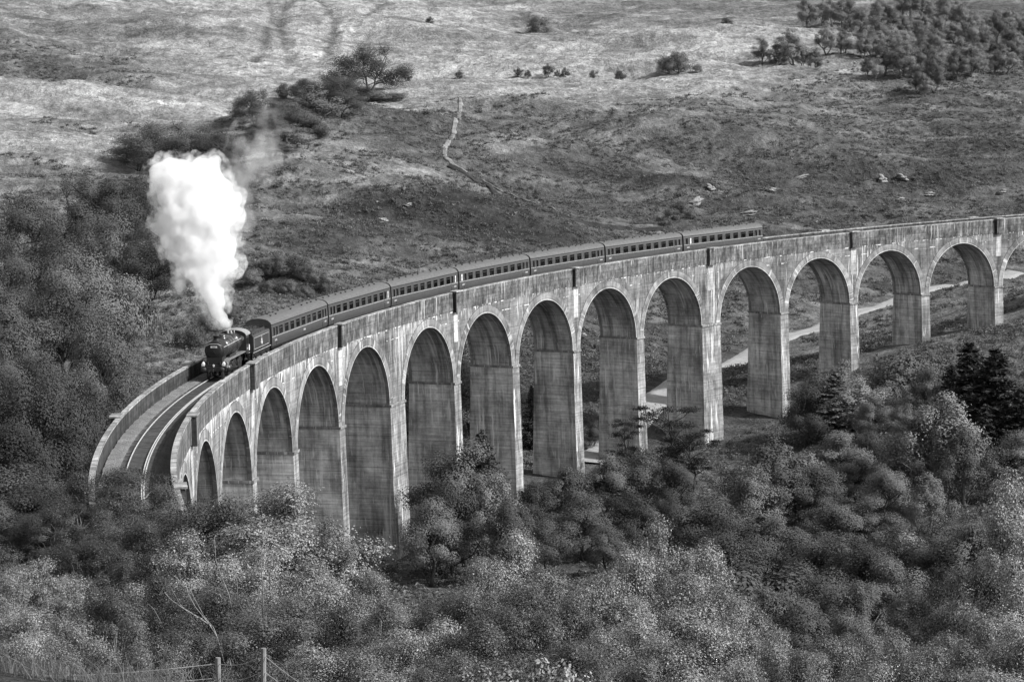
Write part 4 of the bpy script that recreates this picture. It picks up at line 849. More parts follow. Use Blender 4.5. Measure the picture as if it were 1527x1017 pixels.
# the wood in the valley left of the train, from its far edge to the viaduct
W = 'the left valley wood'
for u, vt, wp_, Y, k in ((120, 218, 95, 480, 'oak0'), (60, 252, 80, 500, 'oak1'), (-20, 262, 90, 490, 'leafy1'), (165, 250, 95, 475, 'leafy0'), (210, 256, 70, 480, 'oak2'), (40, 262, 125, 450, 'leafy2'), (-35, 300, 110, 430, 'oak0'), (195, 285, 95, 450, 'oak3'), (125, 280, 105, 440, 'leafy0'), (235, 300, 70, 450, 'leafy1'), (10, 308, 100, 425, 'oak1'),
                        (150, 312, 115, 415, 'leafy2'), (85, 318, 95, 415, 'oak2'), (215, 330, 80, 420, 'leafy1'), (215, 354, 118, 395, 'oak0'), (160, 355, 80, 392, 'leafy0'), (75, 348, 130, 390, 'leafy1'), (15, 352, 110, 385, 'oak3'), (-40, 360, 110, 380, 'leafy0'), (115, 366, 150, 362, 'leafy2'), (45, 402, 115, 358, 'oak1'), (-10, 410, 110, 352, 'leafy1'), (185, 405, 75, 368, 'shrub0'), (165, 432, 60, 352, 'shrub1'),
                        (95, 425, 120, 335, 'oak2'), (20, 450, 120, 325, 'leafy0'), (-35, 470, 110, 315, 'oak0'), (150, 470, 100, 318, 'leafy1'), (105, 480, 130, 306, 'leafy2'), (50, 498, 120, 300, 'oak3'), (0, 505, 110, 300, 'oak1'), (180, 515, 100, 300, 'leafy0'), (140, 528, 110, 290, 'oak0'), (80, 538, 125, 284, 'leafy1'), (-20, 545, 120, 280, 'leafy2'), (30, 555, 120, 275, 'oak2')):
    k = {'oak0': 'dome0', 'oak1': 'dome1', 'leafy1': 'dome2', 'oak3': 'dome1', 'leafy2': 'dome2'}.get(k, k)
    if (u, vt) in ((-20, 262), (60, 252), (195, 285), (10, 308), (85, 318), (160, 355), (45, 402), (165, 432), (105, 480), (-20, 545)): continue
    plant(k, u, vt, Y, {'o': 'dark leafy tree', 'l': 'leafy tree', 's': 'round bush', 'd': 'round-crowned tree', 'b': 'slender birch', 'w': 'drooping birch'}[k[0]], W, wpx=wp_ * 1.1, hmax=17, hmin=6, group='trees in ' + W)
row_of('the bushes below the locomotive', 'dark bush', SHR + OAK, [185, 215, 245, 272, 298], [(180, 535), (230, 505), (300, 520)], 292, 8, 6, hmax=9, wide=1.05)
row_of('the lower edge of ' + W, 'leafy tree', LEAFY + OAK, [-40, 10, 55, 105, 155, 205, 245], [(-40, 560), (60, 550), (150, 560), (245, 575)], 275, 8, 8, hmax=13)
row_of('the lowest row of ' + W, 'leafy tree', LEAFY + OAK, [-40, 0, 40, 80, 120, 150], [(-40, 610), (60, 605), (150, 640)], 245, 8, 8, hmax=12)
row_of('the trees left of the track', 'leafy tree', LEAFY + OAK, [-40, 0, 40, 80, 115], [(-40, 650), (40, 640), (120, 665)], 215, 8, 8, hmax=11)
# the gully behind the steam
G = 'the gully behind the steam'
def plantb(kind, u, vt, vb, wp_, *a, **k):
    q = hit(u, vb); return plant(kind, u, vt, q[1], *a, wpx=wp_, hmin=2, **k)
for u, vt, vb, wp_, k in ((205, 205, 255, 66, 'dome1'), (238, 178, 258, 118, 'dome0'), (287, 186, 258, 108, 'dome1'), (330, 194, 265, 95, 'dome2'), (346, 230, 300, 75, 'leafy1'), (258, 214, 264, 95, 'dome2'), (310, 224, 276, 95, 'leafy0'), (350, 275, 330, 60, 'leafy2'), (378, 131, 190, 64, 'dome0'), (412, 150, 205, 74, 'leafy1'), (442, 158, 215, 74, 'dome2'), (470, 124, 195, 76, 'birch1'), (490, 104, 165, 76, 'dome1'), (508, 128, 176, 60, 'dome2'), (455, 116, 150, 44, 'dome0'), (425, 124, 150, 34, 'shrub0'),
                          (548, 134, 152, 74, 'shrub1'), (578, 138, 153, 60, 'shrub2'), (430, 184, 222, 64, 'birch0'), (395, 174, 215, 64, 'leafy2'), (520, 108, 150, 56, 'dome0'), (465, 176, 208, 50, 'shrub0'), (412, 205, 240, 46, 'birch2')):
    plantb(k, u, vt, vb, wp_ * 1.1, 'leafy tree' if 'shrub' not in k else 'round bush', G, group='trees in ' + G)
plantb('dome0', 550, 63, 138, 108, label='big dark round-crowned tree standing alone at the top of the middle hill')
HB = 'the pale slope behind the middle hill'
for u, v, h_ in ((606, 127, 4), (684, 104, 3), (773, 114, 4), (787, 124, 3), (818, 95, 5), (832, 110, 3), (843, 106, 4), (885, 124, 3), (925, 118, 4.5), (995, 98, 7), (1010, 90, 8), (1082, 26, 5), (1040, 108, 3), (800, 0, 7), (640, 0, 3)):
    plant(pick('shrub0', 'shrub1', 'dome0', 'dome1'), u, v, 845 if v > 60 else 1020, 'small lone bush', HB, hmax=h_ * 1.15, hmin=h_, wide=.95, group='bushes on ' + HB)
HW = 'the upper right hillside wood'
for (v0, Y, us, nm) in ((8, 1010, range(1205, 1430, 17), 'the highest row of ' + HW), (35, 960, range(1262, 1545, 17), 'the second row of ' + HW), (62, 910, range(1285, 1545, 17), 'the third row of ' + HW), (85, 870, range(1138, 1545, 16), 'the fourth row of ' + HW), (103, 840, range(1290, 1510, 17), 'the lowest row of ' + HW)):
    row_of(nm, 'slender birch', BIR, us, v0 if Y != 870 else [(1140, 92), (1300, 88), (1540, 70)], Y, 6, 14, 7, wide=1.35, hmax=14, hmin=(7, 13.5), group='trees in ' + HW)
plant('birch1', 1392, 84, 800, label='tall birch with lit edge at the foot of the upper right hillside wood', hmax=17, hmin=14, wide=1.3)
plant('leafy0', 1370, 100, 798, label='dark leafy tree touching the tall birch below the hillside wood', hmax=12, hmin=10, wide=1.2)
plant('birch2', 1379, 112, 790, label='small birch in front of the tall birch below the hillside wood', hmax=9, hmin=8, wide=1.2)
# right behind and between the piers
for u, v, Y, k, l in ((603, 548, 335, 'oak1', 'dark tree seen in the narrow gap beside the wide fourth pier'), (692, 520, 345, 'leafy1', 'leafy tree seen behind the arch above the spruce'), (700, 590, 335, 'oak2', 'dark low tree behind the sixth arch opening'),
                      (792, 575, 348, 'spruce0', 'dark spruce behind the viaduct, in the gap left of the little hut'), (808, 610, 352, 'spruce1', 'second dark spruce behind the viaduct, right above the little hut'), (884, 625, 352, 'leafy0', 'small leafy tree beside the gravel track behind the viaduct'),
                      (1095, 570, 395, 'oak3', 'dark bush filling the gap right of the wide pier'), (1100, 600, 388, 'oak0', 'lower dark bush right of the wide pier'), (890, 560, 420, 'shrub1', 'heathery bush on the bank behind the seventh pier'), (1190, 435, 540, 'shrub0', 'dark bush seen through the arch left of the gravel track'), (1215, 432, 545, 'shrub2', 'second dark bush seen through the arch left of the gravel track'), (1300, 430, 556, 'shrub1', 'dark bush above the gravel track seen through an arch'), (1505, 380, 575, 'leafy2', 'thin tree seen through the arch at the right edge')):
    plant(k, u, v, Y, label=l, wide=1.05, hmax=13)
for i, (u, vb, h_) in enumerate(((375, 432, 3.2), (395, 418, 3.6), (415, 412, 4.0), (440, 415, 3.6), (462, 425, 3.2), (480, 438, 3.0), (400, 440, 2.4), (430, 440, 2.6), (455, 446, 2.4), (330, 485, 3), (310, 500, 3.2), (285, 520, 3.6), (345, 478, 2.4), (1000, 330, 3), (1015, 322, 3.4), (1030, 330, 2.6), (990, 340, 2.4))):
    q = hit(u, vb); vt = pix(q + np.array([0, 0, h_]))[0][1]
    plant(pick(*SHR), u, vt, q[1], 'low dark bush', 'the bushes on the middle hill', wide=1.15, hmin=h_, hmax=h_ * 1.2, group='bushes on the middle hill')
# in front of the piers
for u, v, Y, k, wd_, l in ((718, 640, 285, 'spruce_l', 1.3, 'pale green spruce rising in front of the seventh pier'), (690, 655, 276, 'leafy2', 1.0, 'leafy tree left of the pale spruce'), (640, 735, 262, 'leafy0', 1.05, 'low leafy tree at the foot of the wide pier'), (672, 715, 268, 'oak0', 1.0, 'dark tree below the pale spruce'), (735, 700, 270, 'weep1', .9, 'light weeping birch below the seventh pier'), (760, 735, 262, 'leafy1', .9, 'round leafy tree at the left edge of the big dark thicket'),
                           (800, 715, 288, 'oak1', 1.15, 'dark tree at the left end of the big thicket'), (845, 690, 292, 'leafy1', 1.1, 'leafy tree near the middle of the big thicket'), (905, 672, 296, 'leafy2', 1.15, 'tall leafy tree near the middle of the big dark thicket'), (955, 662, 298, 'leafy0', 1.15, 'tallest leafy tree of the big dark thicket'), (1000, 680, 296, 'leafy1', 1.1, 'leafy tree at the right end of the big thicket'), (870, 735, 276, 'oak2', 1.3, 'dark bush in the shady front of the big thicket'), (940, 730, 278, 'oak3', 1.3, 'second dark bush in the shady front of the big thicket'), (1000, 735, 280, 'oak0', 1.15, 'dark bush at the right front of the big thicket'), (815, 770, 268, 'oak3', 1.2, 'low dark bush at the left front of the big thicket'), (905, 780, 266, 'oak1', 1.2, 'lowest dark bush before the big thicket'),
                           (990, 603, 322, 'scots', 1.0, 'spreading dark pine with flat open boughs before the wide right pier'), (1035, 640, 316, 'scots', .9, 'lower spreading pine right of the dark pine'), (930, 625, 326, 'scots', .8, 'small open pine left of the dark pine')):
    plant(k, u, v, Y, label=l, wide=wd_, hmax=15)
# the wood on the right
RW = 'the wood below the right piers'
for u, v, Y, k, wd_ in ((1150, 640, 285, 'weep0', 1.15), (1120, 690, 276, 'weep1', 1.1), (1190, 660, 288, 'birch0', 1.3), (1222, 548, 352, 'oak2', .9), (1250, 532, 355, 'birch1', 1.2), (1245, 556, 345, 'spruce_l', 1.2), (1275, 560, 345, 'birch2', 1.3), (1207, 565, 345, 'dome0', .8), (1330, 560, 350, 'birch0', 1.4), (1305, 585, 338, 'leafy0', 1.0), (1350, 600, 330, 'leafy1', 1.0), (1382, 545, 345, 'leafy2', 1.0), (1345, 522, 360, 'shrub0', 1.0), (1375, 515, 365, 'shrub1', 1.0),
                        (1245, 640, 300, 'leafy2', 1.3), (1280, 672, 294, 'leafy0', 1.2), (1225, 690, 285, 'oak1', 1.1), (1300, 640, 312, 'oak3', 1.0), (1410, 578, 288, 'weep1', 1.0), (1375, 600, 290, 'weep0', .9), (1440, 630, 284, 'weep0', .9), (1385, 700, 272, 'weep1', 1.0), (1320, 690, 280, 'leafy1', 1.0), (1290, 740, 262, 'leafy2', 1.2), (1240, 740, 262, 'leafy1', 1.2),
                        (1440, 545, 322, 'oak0', .9), (1418, 556, 322, 'spruce0', .9), (1446, 522, 312, 'spruce1', 1.15), (1466, 560, 312, 'spruce0', .9), (1484, 532, 304, 'spruce1', 1.2), (1500, 610, 300, 'spruce0', .9), (1470, 615, 300, 'spruce1', 1.0), (1524, 590, 300, 'spruce0', 1.4), (1515, 640, 285, 'leafy2', 1.1),
                        (1090, 760, 250, 'oak0', 1.0), (1085, 790, 235, 'oak1', 1.15), (1150, 765, 246, 'leafy1', 1.0), (1135, 770, 250, 'spruce1', 1.5), (1190, 785, 238, 'leafy2', 1.1), (1060, 735, 256, 'leafy0', 1.1), (1050, 750, 260, 'birch1', 1.2), (1240, 790, 232, 'leafy0', 1.1), (1290, 800, 228, 'leafy1', 1.1), (1340, 780, 236, 'oak2', 1.1), (1365, 790, 232, 'birch2', 1.3), (1400, 790, 230, 'leafy0', 1.0), (1430, 830, 215, 'weep0', .9), (1330, 830, 212, 'leafy2', 1.0),
                        (1180, 840, 208, 'leafy0', 1.2), (1230, 850, 200, 'oak3', 1.1), (1150, 870, 194, 'leafy1', 1.1), (1280, 860, 196, 'weep1', .9), (1110, 845, 204, 'shrub0', 1.0), (1200, 900, 180, 'oak1', 1.0), (1260, 910, 174, 'leafy2', 1.0), (1370, 870, 190, 'leafy1', 1.0), (1450, 770, 226, 'leafy1', 1.0), (1490, 760, 226, 'weep1', .9)):
    plant(k, u, v - (12 if 'spruce' in k and u > 1400 else 0), Y, {'w': 'weeping birch', 'b': 'slender birch', 's': 'dark spruce' if 'spruce' in k else 'low shrub', 'o': 'dark leafy tree', 'd': 'dark leafy tree', 'l': 'leafy tree'}[k[0]], RW, wide=wd_ * (1.22 if 'spruce' not in k else 1.75), hmax=17, group='trees in ' + RW)
# bushes on the near valley floor and around the left end of the viaduct
NB = 'the thicket hiding the left end of the viaduct'
for u, v, Y, k, wd_ in ((120, 700, 160, 'neard0', 1.0), (190, 690, 156, 'neard1', 1.0), (250, 722, 150, 'neard0', .9), (60, 715, 165, 'oak1', 1.1), (15, 690, 175, 'oak2', 1.1), (285, 748, 146, 'neard1', .8), (95, 745, 148, 'neard1', 1.0), (35, 765, 150, 'oak3', 1.1), (150, 760, 142, 'neard0', 1.0), (220, 770, 138, 'neard1', .95), (155, 775, 146, 'neard0', .9), (130, 800, 132, 'neard1', .8), (-20, 740, 160, 'oak0', 1.1)):
    plant(k, u, v, Y, 'dense dark bush', NB, wide=wd_ * 1.45, hmax=10, group='bushes in ' + NB)
# nearest trees, lit leaves
NR = 'the nearest row of lit birches'
for u, v, wp_, Y, k in ((430, 712, 330, 118, 'near1'), (345, 738, 250, 122, 'neard1'), (486, 768, 150, 116, 'near2'), (395, 790, 260, 108, 'near0'), (556, 846, 150, 106, 'near1'), (285, 790, 220, 114, 'near2'), (235, 850, 190, 104, 'neard0'), (450, 830, 230, 98, 'near2'), (335, 865, 230, 94, 'neard1'), (410, 890, 260, 88, 'near1'), (510, 900, 240, 84, 'near2'), (575, 890, 170, 92, 'neard0'),
                        (60, 828, 170, 112, 'near1'), (5, 846, 150, 104, 'near2'), (115, 858, 170, 100, 'near2'), (165, 875, 160, 94, 'neard1'), (40, 905, 190, 80, 'near1'), (120, 918, 190, 76, 'near2'), (200, 925, 170, 74, 'neard0'), (265, 915, 190, 80, 'neard1'), (-25, 800, 160, 118, 'neard0'),
                        (768, 780, 170, 98, 'near1'), (735, 830, 190, 95, 'near2'), (812, 838, 180, 94, 'near1'), (690, 872, 190, 92, 'neard1'), (770, 875, 240, 84, 'near2'), (850, 880, 190, 84, 'neard0'), (720, 915, 230, 76, 'neard0'), (640, 915, 200, 82, 'near2'), (600, 930, 190, 80, 'near1'),
                        (985, 766, 170, 98, 'near2'), (940, 808, 190, 95, 'near1'), (1038, 800, 190, 96, 'near2'), (905, 845, 190, 93, 'near1'), (1000, 850, 240, 86, 'near2'), (1078, 862, 200, 88, 'near1'), (950, 905, 230, 78, 'near2'), (1045, 915, 230, 76, 'near1'), (1120, 905, 200, 82, 'near2'), (1160, 935, 190, 78, 'near1'), (860, 945, 220, 72, 'neard1'),
                        (1518, 672, 200, 92, 'near2'), (1490, 735, 180, 92, 'near1'), (1535, 760, 220, 84, 'near2'), (1462, 820, 170, 90, 'neard1'), (1505, 850, 230, 80, 'near2'), (1408, 900, 180, 84, 'near1'), (1468, 905, 220, 76, 'near2'), (1520, 920, 230, 70, 'near1'), (1292, 915, 150, 88, 'near2'), (1240, 945, 180, 80, 'near1'), (1345, 935, 190, 78, 'near2'), (1195, 965, 190, 74, 'neard0'), (1390, 960, 220, 70, 'near1'), (560, 960, 230, 70, 'near2'), (660, 970, 230, 66, 'neard1'), (465, 955, 230, 70, 'near1'), (385, 965, 220, 66, 'neard0'), (960, 975, 240, 62, 'near1'), (1080, 980, 240, 62, 'near2'), (760, 975, 230, 60, 'neard0'), (1290, 985, 230, 60, 'near2'), (1480, 990, 240, 58, 'near1')):
    if v > 855 and 180 < u < 900 and k in ('near1', 'near2') and (u // 10) % 2: k = pick('neard0', 'neard1')
    plant(k, u, v, Y, 'pale-leaved birch' if 'neard' not in k else 'darker-leaved birch', NR, wpx=wp_, hmax=11, hmin=2.2, group='birches in the foreground')
for u, v, k in ((690, 990, 'sprig0'), (735, 985, 'sprig1'), (800, 972, 'sprig0'), (835, 978, 'sprig1'), (770, 1000, 'sprig1')):
    plant(k, u, v, 42, 'pale leafy sapling tips', 'the bottom edge', hmax=2.6, hmin=1.2, wide=.8, group='saplings at the bottom edge')
# bare pale stems leaning out of the foreground thicket
lb = empty('birch_tree', wp(335, 985, 88), label='leaning birch with bare pale boughs reaching up left above the fence posts', cat='tree'); LBO = np.array(lb.location); rng = np.random.RandomState(9)
for k_, (pts, r_) in enumerate((([(335, 985), (325, 955), (318, 935), (300, 922), (272, 905), (255, 893), (246, 883)], .045), ([(322, 945), (312, 928), (292, 905), (282, 885), (275, 868)], .03), ([(316, 935), (306, 918), (288, 890), (279, 868)], .02), ([(300, 922), (285, 918), (268, 900), (252, 872)], .016), ([(345, 905), (340, 885), (330, 862), (322, 835), (318, 800)], .03), ([(352, 900), (352, 870), (346, 830)], .022), ([(392, 920), (390, 870), (388, 830), (395, 790)], .03), ([(400, 880), (405, 840), (410, 815)], .022), ([(240, 930), (228, 908), (220, 900)], .018), ([(312, 968), (290, 950), (262, 942)], .018))):
    mb = MB(); mb.tube([wp(a + rng.uniform(-2, 2), q, 86.5 - .3 * k_ % 2 - i * .12) - LBO for i, (a, q) in enumerate(pts)], list(np.linspace(r_ * .8, r_ * .25, len(pts))), 5); mb.build('trunk' if k_ == 0 else 'bough', M['bough_bark'], lb, True)
NUM = ['', 'first', 'second', 'third', 'fourth', 'fifth', 'sixth', 'seventh', 'eighth', 'ninth', 'tenth', 'eleventh', 'twelfth', 'thirteenth', 'fourteenth', 'fifteenth', 'sixteenth', 'seventeenth', 'eighteenth', 'nineteenth', 'twentieth']
def nth(n):
    if n <= 20: return NUM[n]
    tn = {2: 'twenty', 3: 'thirty', 4: 'forty', 5: 'fifty', 6: 'sixty', 7: 'seventy', 8: 'eighty', 9: 'ninety'}[n // 10]
    return tn.replace('y', 'ieth') if n % 10 == 0 else tn + '-' + NUM[n % 10]
for row, L in ROWS.items():
    L.sort(key=lambda q: q[0])
    for i, (u, o, d) in enumerate(L): o['label'] = '%s in %s, %s from left' % (d, row, nth(i + 1))

# ------------------------------------------------------------------ heather, bracken and grass tufts as ground cover
def tuft_mesh(name, seed, n, mat, hgt_=.5, wid=.6, a=.2, b=.07):
    rng = np.random.RandomState(seed); d = unit(rng.randn(n, 3)); d[:, 2] = np.abs(d[:, 2]); P = d * np.array([wid, wid, hgt_]) * (rng.rand(n)[:, None] ** .4)
    V, F = leaf_quads(rng, P, unit(d + rng.randn(n, 3) * .6), a, b); return np_mesh(name, V, F, mat)
def scatter(name, tufts, X, Y, S, label=None):
    Z = hgt(X, Y) - .06; me = bpy.data.meshes.new(name); n = len(X)
    me.vertices.add(n); me.vertices.foreach_set('co', np.stack([X, Y, Z], -1).astype(np.float32).ravel())
    rng = np.random.RandomState(7)
    for an_, vals in (('scl', S), ('rot', rng.uniform(0, 6.28, n))):
        at_ = me.attributes.new(an_, 'FLOAT', 'POINT'); at_.data.foreach_set('value', vals.astype(np.float32))
    src = bpy.data.objects.new(name + '_tuft', tufts)
    ng = bpy.data.node_groups.new(name, 'GeometryNodeTree'); ng.interface.new_socket('Geometry', in_out='INPUT', socket_type='NodeSocketGeometry'); ng.interface.new_socket('Geometry', in_out='OUTPUT', socket_type='NodeSocketGeometry')
    N = ng.nodes; gi = N.new('NodeGroupInput'); go = N.new('NodeGroupOutput'); ip = N.new('GeometryNodeInstanceOnPoints'); oi = N.new('GeometryNodeObjectInfo'); oi.inputs['Object'].default_value = src; oi.inputs['As Instance'].default_value = True
    na = N.new('GeometryNodeInputNamedAttribute'); na.data_type = 'FLOAT'; na.inputs['Name'].default_value = 'scl'; nb = N.new('GeometryNodeInputNamedAttribute'); nb.data_type = 'FLOAT'; nb.inputs['Name'].default_value = 'rot'
    cx = N.new('ShaderNodeCombineXYZ'); L = ng.links.new; L(nb.outputs['Attribute'], cx.inputs[2]); L(gi.outputs[0], ip.inputs['Points']); L(oi.outputs['Geometry'], ip.inputs['Instance']); L(cx.outputs[0], ip.inputs['Rotation']); L(na.outputs['Attribute'], ip.inputs['Scale']); L(ip.outputs[0], go.inputs[0])
    o = link(name, me, kind='stuff'); md = o.modifiers.new('scatter', 'NODES'); md.node_group = ng; return o
rng = np.random.RandomState(31)
def field(n, y0, y1, power=1.0, half=13.5):
    yy = y0 + (y1 - y0) * rng.rand(n) ** power; xx = yy * np.tan(np.radians(rng.uniform(-half, half, n))); return xx, yy
def keep(xx, yy, extra=None):
    r = np.abs(np.hypot(xx - CX, yy - CY) - RC); k = (r > 4.2) & (seg_dist(xx, yy, PATH_W) > 4.4)
    return k if extra is None else k & extra
def tone_at(x, y): return np.exp(rbf_eval(AP_, ac, x, y))
xx, yy = field(90000, 380, 900, .8); tn = tone_at(xx, yy)
dens = perlin(xx / 14 + yy / 40, yy / 7, 41) + .6 * perlin(xx / 5, yy / 4, 42)
k = keep(xx, yy, (dens > tn * 3.2 - .36) & (tn < .17)); xx, yy = xx[k], yy[k]
scatter('heather', tuft_mesh('heather_tuft', 1, 26, M['heather'], .55, .7, .2, .09), xx, yy, np.random.RandomState(2).uniform(.5, 1.5, len(xx)))
xx, yy = field(60000, 380, 1060, .8); tn = tone_at(xx, yy); dens = perlin(xx / 12 + yy / 30, yy / 6, 43)
k = keep(xx, yy, dens > .22 - tn); xx, yy = xx[k], yy[k]
scatter('moor_grass', tuft_mesh('grass_tuft', 3, 20, M['pale_grass'], .45, .55, .28, .035), xx, yy, np.random.RandomState(3).uniform(.5, 1.3, len(xx)))
xx, yy = field(26000, 130, 420, .7); k = keep(xx, yy); xx, yy = xx[k], yy[k]
scatter('bracken', tuft_mesh('bracken_tuft', 5, 30, M['leaf_mid'], .6, .7, .17, .06), xx, yy, np.random.RandomState(4).uniform(.5, 1.4, len(xx)))

# ------------------------------------------------------------------ near bank: long grass, ferns, fence
rng = np.random.RandomState(51); V = []; F = []
nb = 7000; yb = rng.uniform(34, 52, nb); ub = rng.uniform(-60, 300, nb); xb = (ub - 763) / FPX * yb; zb = hgt(xb, yb); cl_ = perlin(xb * 1.3, yb * 1.3, 52)
for i in range(nb):
    if cl_[i] < .08: continue
    h = rng.uniform(.15, .55); l = rng.randn(2) * .22; w_ = rng.uniform(.004, .009); az = rng.uniform(0, 6.28); dx, dy = math.cos(az) * w_, math.sin(az) * w_; b0 = len(V)
    for f in (0, .5, .85): V += [(xb[i] + l[0] * f * f - dx * (1 - f * .6), yb[i] + l[1] * f * f - dy * (1 - f * .6), zb[i] + h * f), (xb[i] + l[0] * f * f + dx * (1 - f * .6), yb[i] + l[1] * f * f + dy * (1 - f * .6), zb[i] + h * f)]
    V.append((xb[i] + l[0], yb[i] + l[1], zb[i] + h * (1 - .2 * abs(l[0]))))
    F += [(b0, b0 + 1, b0 + 3, b0 + 2), (b0 + 2, b0 + 3, b0 + 5, b0 + 4), (b0 + 4, b0 + 5, b0 + 6, b0 + 6)]
F = [f if f[2] != f[3] else f[:3] for f in F]; me = bpy.data.meshes.new('long_grass'); me.from_pydata(V, [], F); me.materials.append(M['fern']); link('long_grass', me, kind='stuff')
def fern_mesh(seed):
    rng = np.random.RandomState(seed); C_ = []; N_ = []; A_ = []
    for fr in range(9):
        az = rng.uniform(0, 6.28); L = rng.uniform(.5, .9); up = rng.uniform(.5, .9)
        for f in np.linspace(.15, 1, 24):
            p = np.array([math.cos(az) * L * f, math.sin(az) * L * f, up * (f * 1.3 - .75 * f * f)]); wd_ = .17 * (1 - f) + .02; s_ = np.array([-math.sin(az), math.cos(az), -.15])
            for sg in (1, -1):
                for q in (.35, .8): C_.append(p + s_ * sg * wd_ * q); N_.append(np.array([0, 0, 1]) + rng.randn(3) * .25); 
    V, F = leaf_quads(rng, np.array(C_), unit(np.array(N_)), .035, .016); return np_mesh('fern_fronds', V, F, M['fern'])
FM = [fern_mesh(k) for k in range(3)]
for i, (u, v, Y) in enumerate([(160, 985, 44), (185, 975, 45), (205, 990, 44), (225, 982, 46), (250, 1000, 44), (140, 1000, 42), (272, 1008, 43), (195, 1010, 41), (235, 1012, 41), (170, 1012, 40)]):
    p = wp(u, v, Y); o = link('fern', FM[i % 3], label='pale bracken fern on the near bank left of the fence posts, %s from the left' % nth(1 + sorted([160, 185, 205, 225, 250, 140, 272, 195, 235, 170]).index(u)), cat='fern', group='ferns on the near bank')
    o.location = (p[0], p[1], gz(p[0], p[1]) - .03); o.rotation_euler = (0, 0, i * 1.7); o.scale = (1.15, 1.15, max(.8, min(1.7, (p[2] - gz(p[0], p[1])) / .62)))
fence = empty('wire_fence', (0, 46, gz(-5, 46)), label='old post and wire mesh fence with two weathered posts at the bottom edge', cat='fence')
FO = Vector(fence.location); fps = []
for u, v, Y, ln_ in ((-40, 1060, 46, 0), (325, 980, 46.5, .02), (393, 966, 45.5, .06), (520, 1010, 44, 0), (640, 1050, 42.5, 0)):
    p = wp(u, v, Y); g = gz(p[0], p[1]); h = max(1.25, p[2] - g) if u in (325, 393) else 1.0; base = np.array([p[0] - ln_, p[1], g - .3]); top = np.array([p[0], p[1], g + h]); fps.append((base, top, g))
    mb = MB(); mb.tube([base - FO, top - FO], [.055, .05], 8); mb.build('post', M['post_wood'], fence)
for (b0, t0, g0_), (b1, t1, g1_) in zip(fps[:-1], fps[1:]):
    L = np.linalg.norm(t1 - t0); d0 = t0 - b0; d1 = t1 - b1
    for f in (.94, .80, .68, .56, .46, .36):
        p0 = b0 + d0 * f; p1 = b1 + d1 * f; mb = MB(); mb.tube([p0 + (p1 - p0) * q - np.array([0, 0, .10 * math.sin(math.pi * q)]) * (f > .6) - np.array(FO) for q in np.linspace(0, 1, 8)], .007 if f > .75 else .005, 4); mb.build('fence_wire', M['wire'], fence)
    mb = MB()
    for q in np.arange(.03, 1, .16 / L):
        a = b0 + d0 * .36 + (b1 + d1 * .36 - b0 - d0 * .36) * q; b = b0 + d0 * .68 + (b1 + d1 * .68 - b0 - d0 * .68) * q; mb.tube([a - np.array(FO), b - np.array(FO)], .004, 3)
    mb.build('mesh_wire', M['wire'], fence, kind='stuff')

# ------------------------------------------------------------------ rocks on the hillside, the little hut
def rock(u, v, Y, w_, h_, d_, label, rot=0, seed=0):
    p = hit(u, v) if v < 400 else wp(u, v, Y); rng = np.random.RandomState(seed + int(u)); me = bpy.data.meshes.new('rock'); import bmesh
    bm = bmesh.new(); bmesh.ops.create_icosphere(bm, subdivisions=3, radius=1)
    for q in bm.verts:
        c = q.co; f = 1 + .28 * math.sin(3 * c.x + seed) * math.cos(2.5 * c.y + seed) + .18 * math.sin(7 * c.z + 5 * c.x + seed); q.co = (round(c.x * f * 3.5) / 3.5 * .5 + c.x * f * .5, c.y * f, c.z * f)
    bm.to_mesh(me); bm.free(); me.materials.append(M['rock']); o = link('rock', me, label=label, cat='rock', group='pale rocks on the hillside')
    o.location = (p[0], p[1], gz(p[0], p[1]) + h_ * .12); o.scale = (w_ / 2, d_ / 2, h_ / 2); o.rotation_euler = (0, R_(-rot), rng.uniform(-.3, .3)); return o
for i, (u, v, Y, w_, h_, d_, l, r) in enumerate([
    (1316, 270, 668, 1.8, 2.6, 3, 'pale slanted outcrop high on the right heather slope, left of a similar one', 50), (1345, 269, 668, 1.6, 3.0, 3, 'pale slanted outcrop high on the right heather slope, right of a similar one', 60), (1150, 289, 655, 2.4, 1.4, 2, 'small pale boulder on the heather above the right arches', 10), (1190, 268, 668, 5.5, 1.0, 2.5, 'long flat pale slab on the heather above the right arches', 18),
    (1113, 321, 632, 5.5, 1.4, 2.5, 'long pale slab just above the last coach', 15), (1035, 305, 640, 4.5, 2.2, 3, 'broad pale outcrop beside the bushes above the sixth coach', 30), (1060, 287, 655, 1.3, 2.4, 2, 'narrow upright pale rock on the slope above the last coach', 60), (1494, 293, 655, 2.6, 1.3, 2, 'bright pale boulder near the right edge above the viaduct', 15), (1520, 157, 790, 1.4, 1.0, 1, 'tiny white rock high at the right edge', 0), (1342, 299, 650, 2.0, 1.1, 2, 'small pale rock below the two slanted outcrops', 10),
    (1385, 297, 650, 3.2, 1.2, 2, 'low broken pale rock right below the slanted outcrops', 12), (570, 331, 585, 2.4, 1.2, 2, 'pale boulder low on the middle hill above the third coach', 0), (608, 309, 600, 1.8, .8, 1.5, 'small white stone on the middle hill, upper right of the boulder', 0), (602, 288, 612, .9, .7, 1, 'tiny white stone highest on the dark hummock', 0), (562, 305, 600, .8, .6, 1, 'tiny white stone at the left of the dark hummock', 0), (735, 287, 645, .9, .7, 1, 'tiny white stone beside the peaty ditch', 0), (1217, 334, 620, 1.0, .6, 1, 'tiny pale stone just above the viaduct parapet', 0), (870, 480, 430, 1.0, .7, 1, 'white stone seen through the eighth arch', 0), (1043, 670, 330, .9, .6, .8, 'white stone on the ground below the wide pier', 0), (1310, 236, 700, 1.6, .8, 1.2, 'pale rock above the slanted outcrops', 10)]):
    rock(u, v, Y, w_, h_, d_, l, r, i)
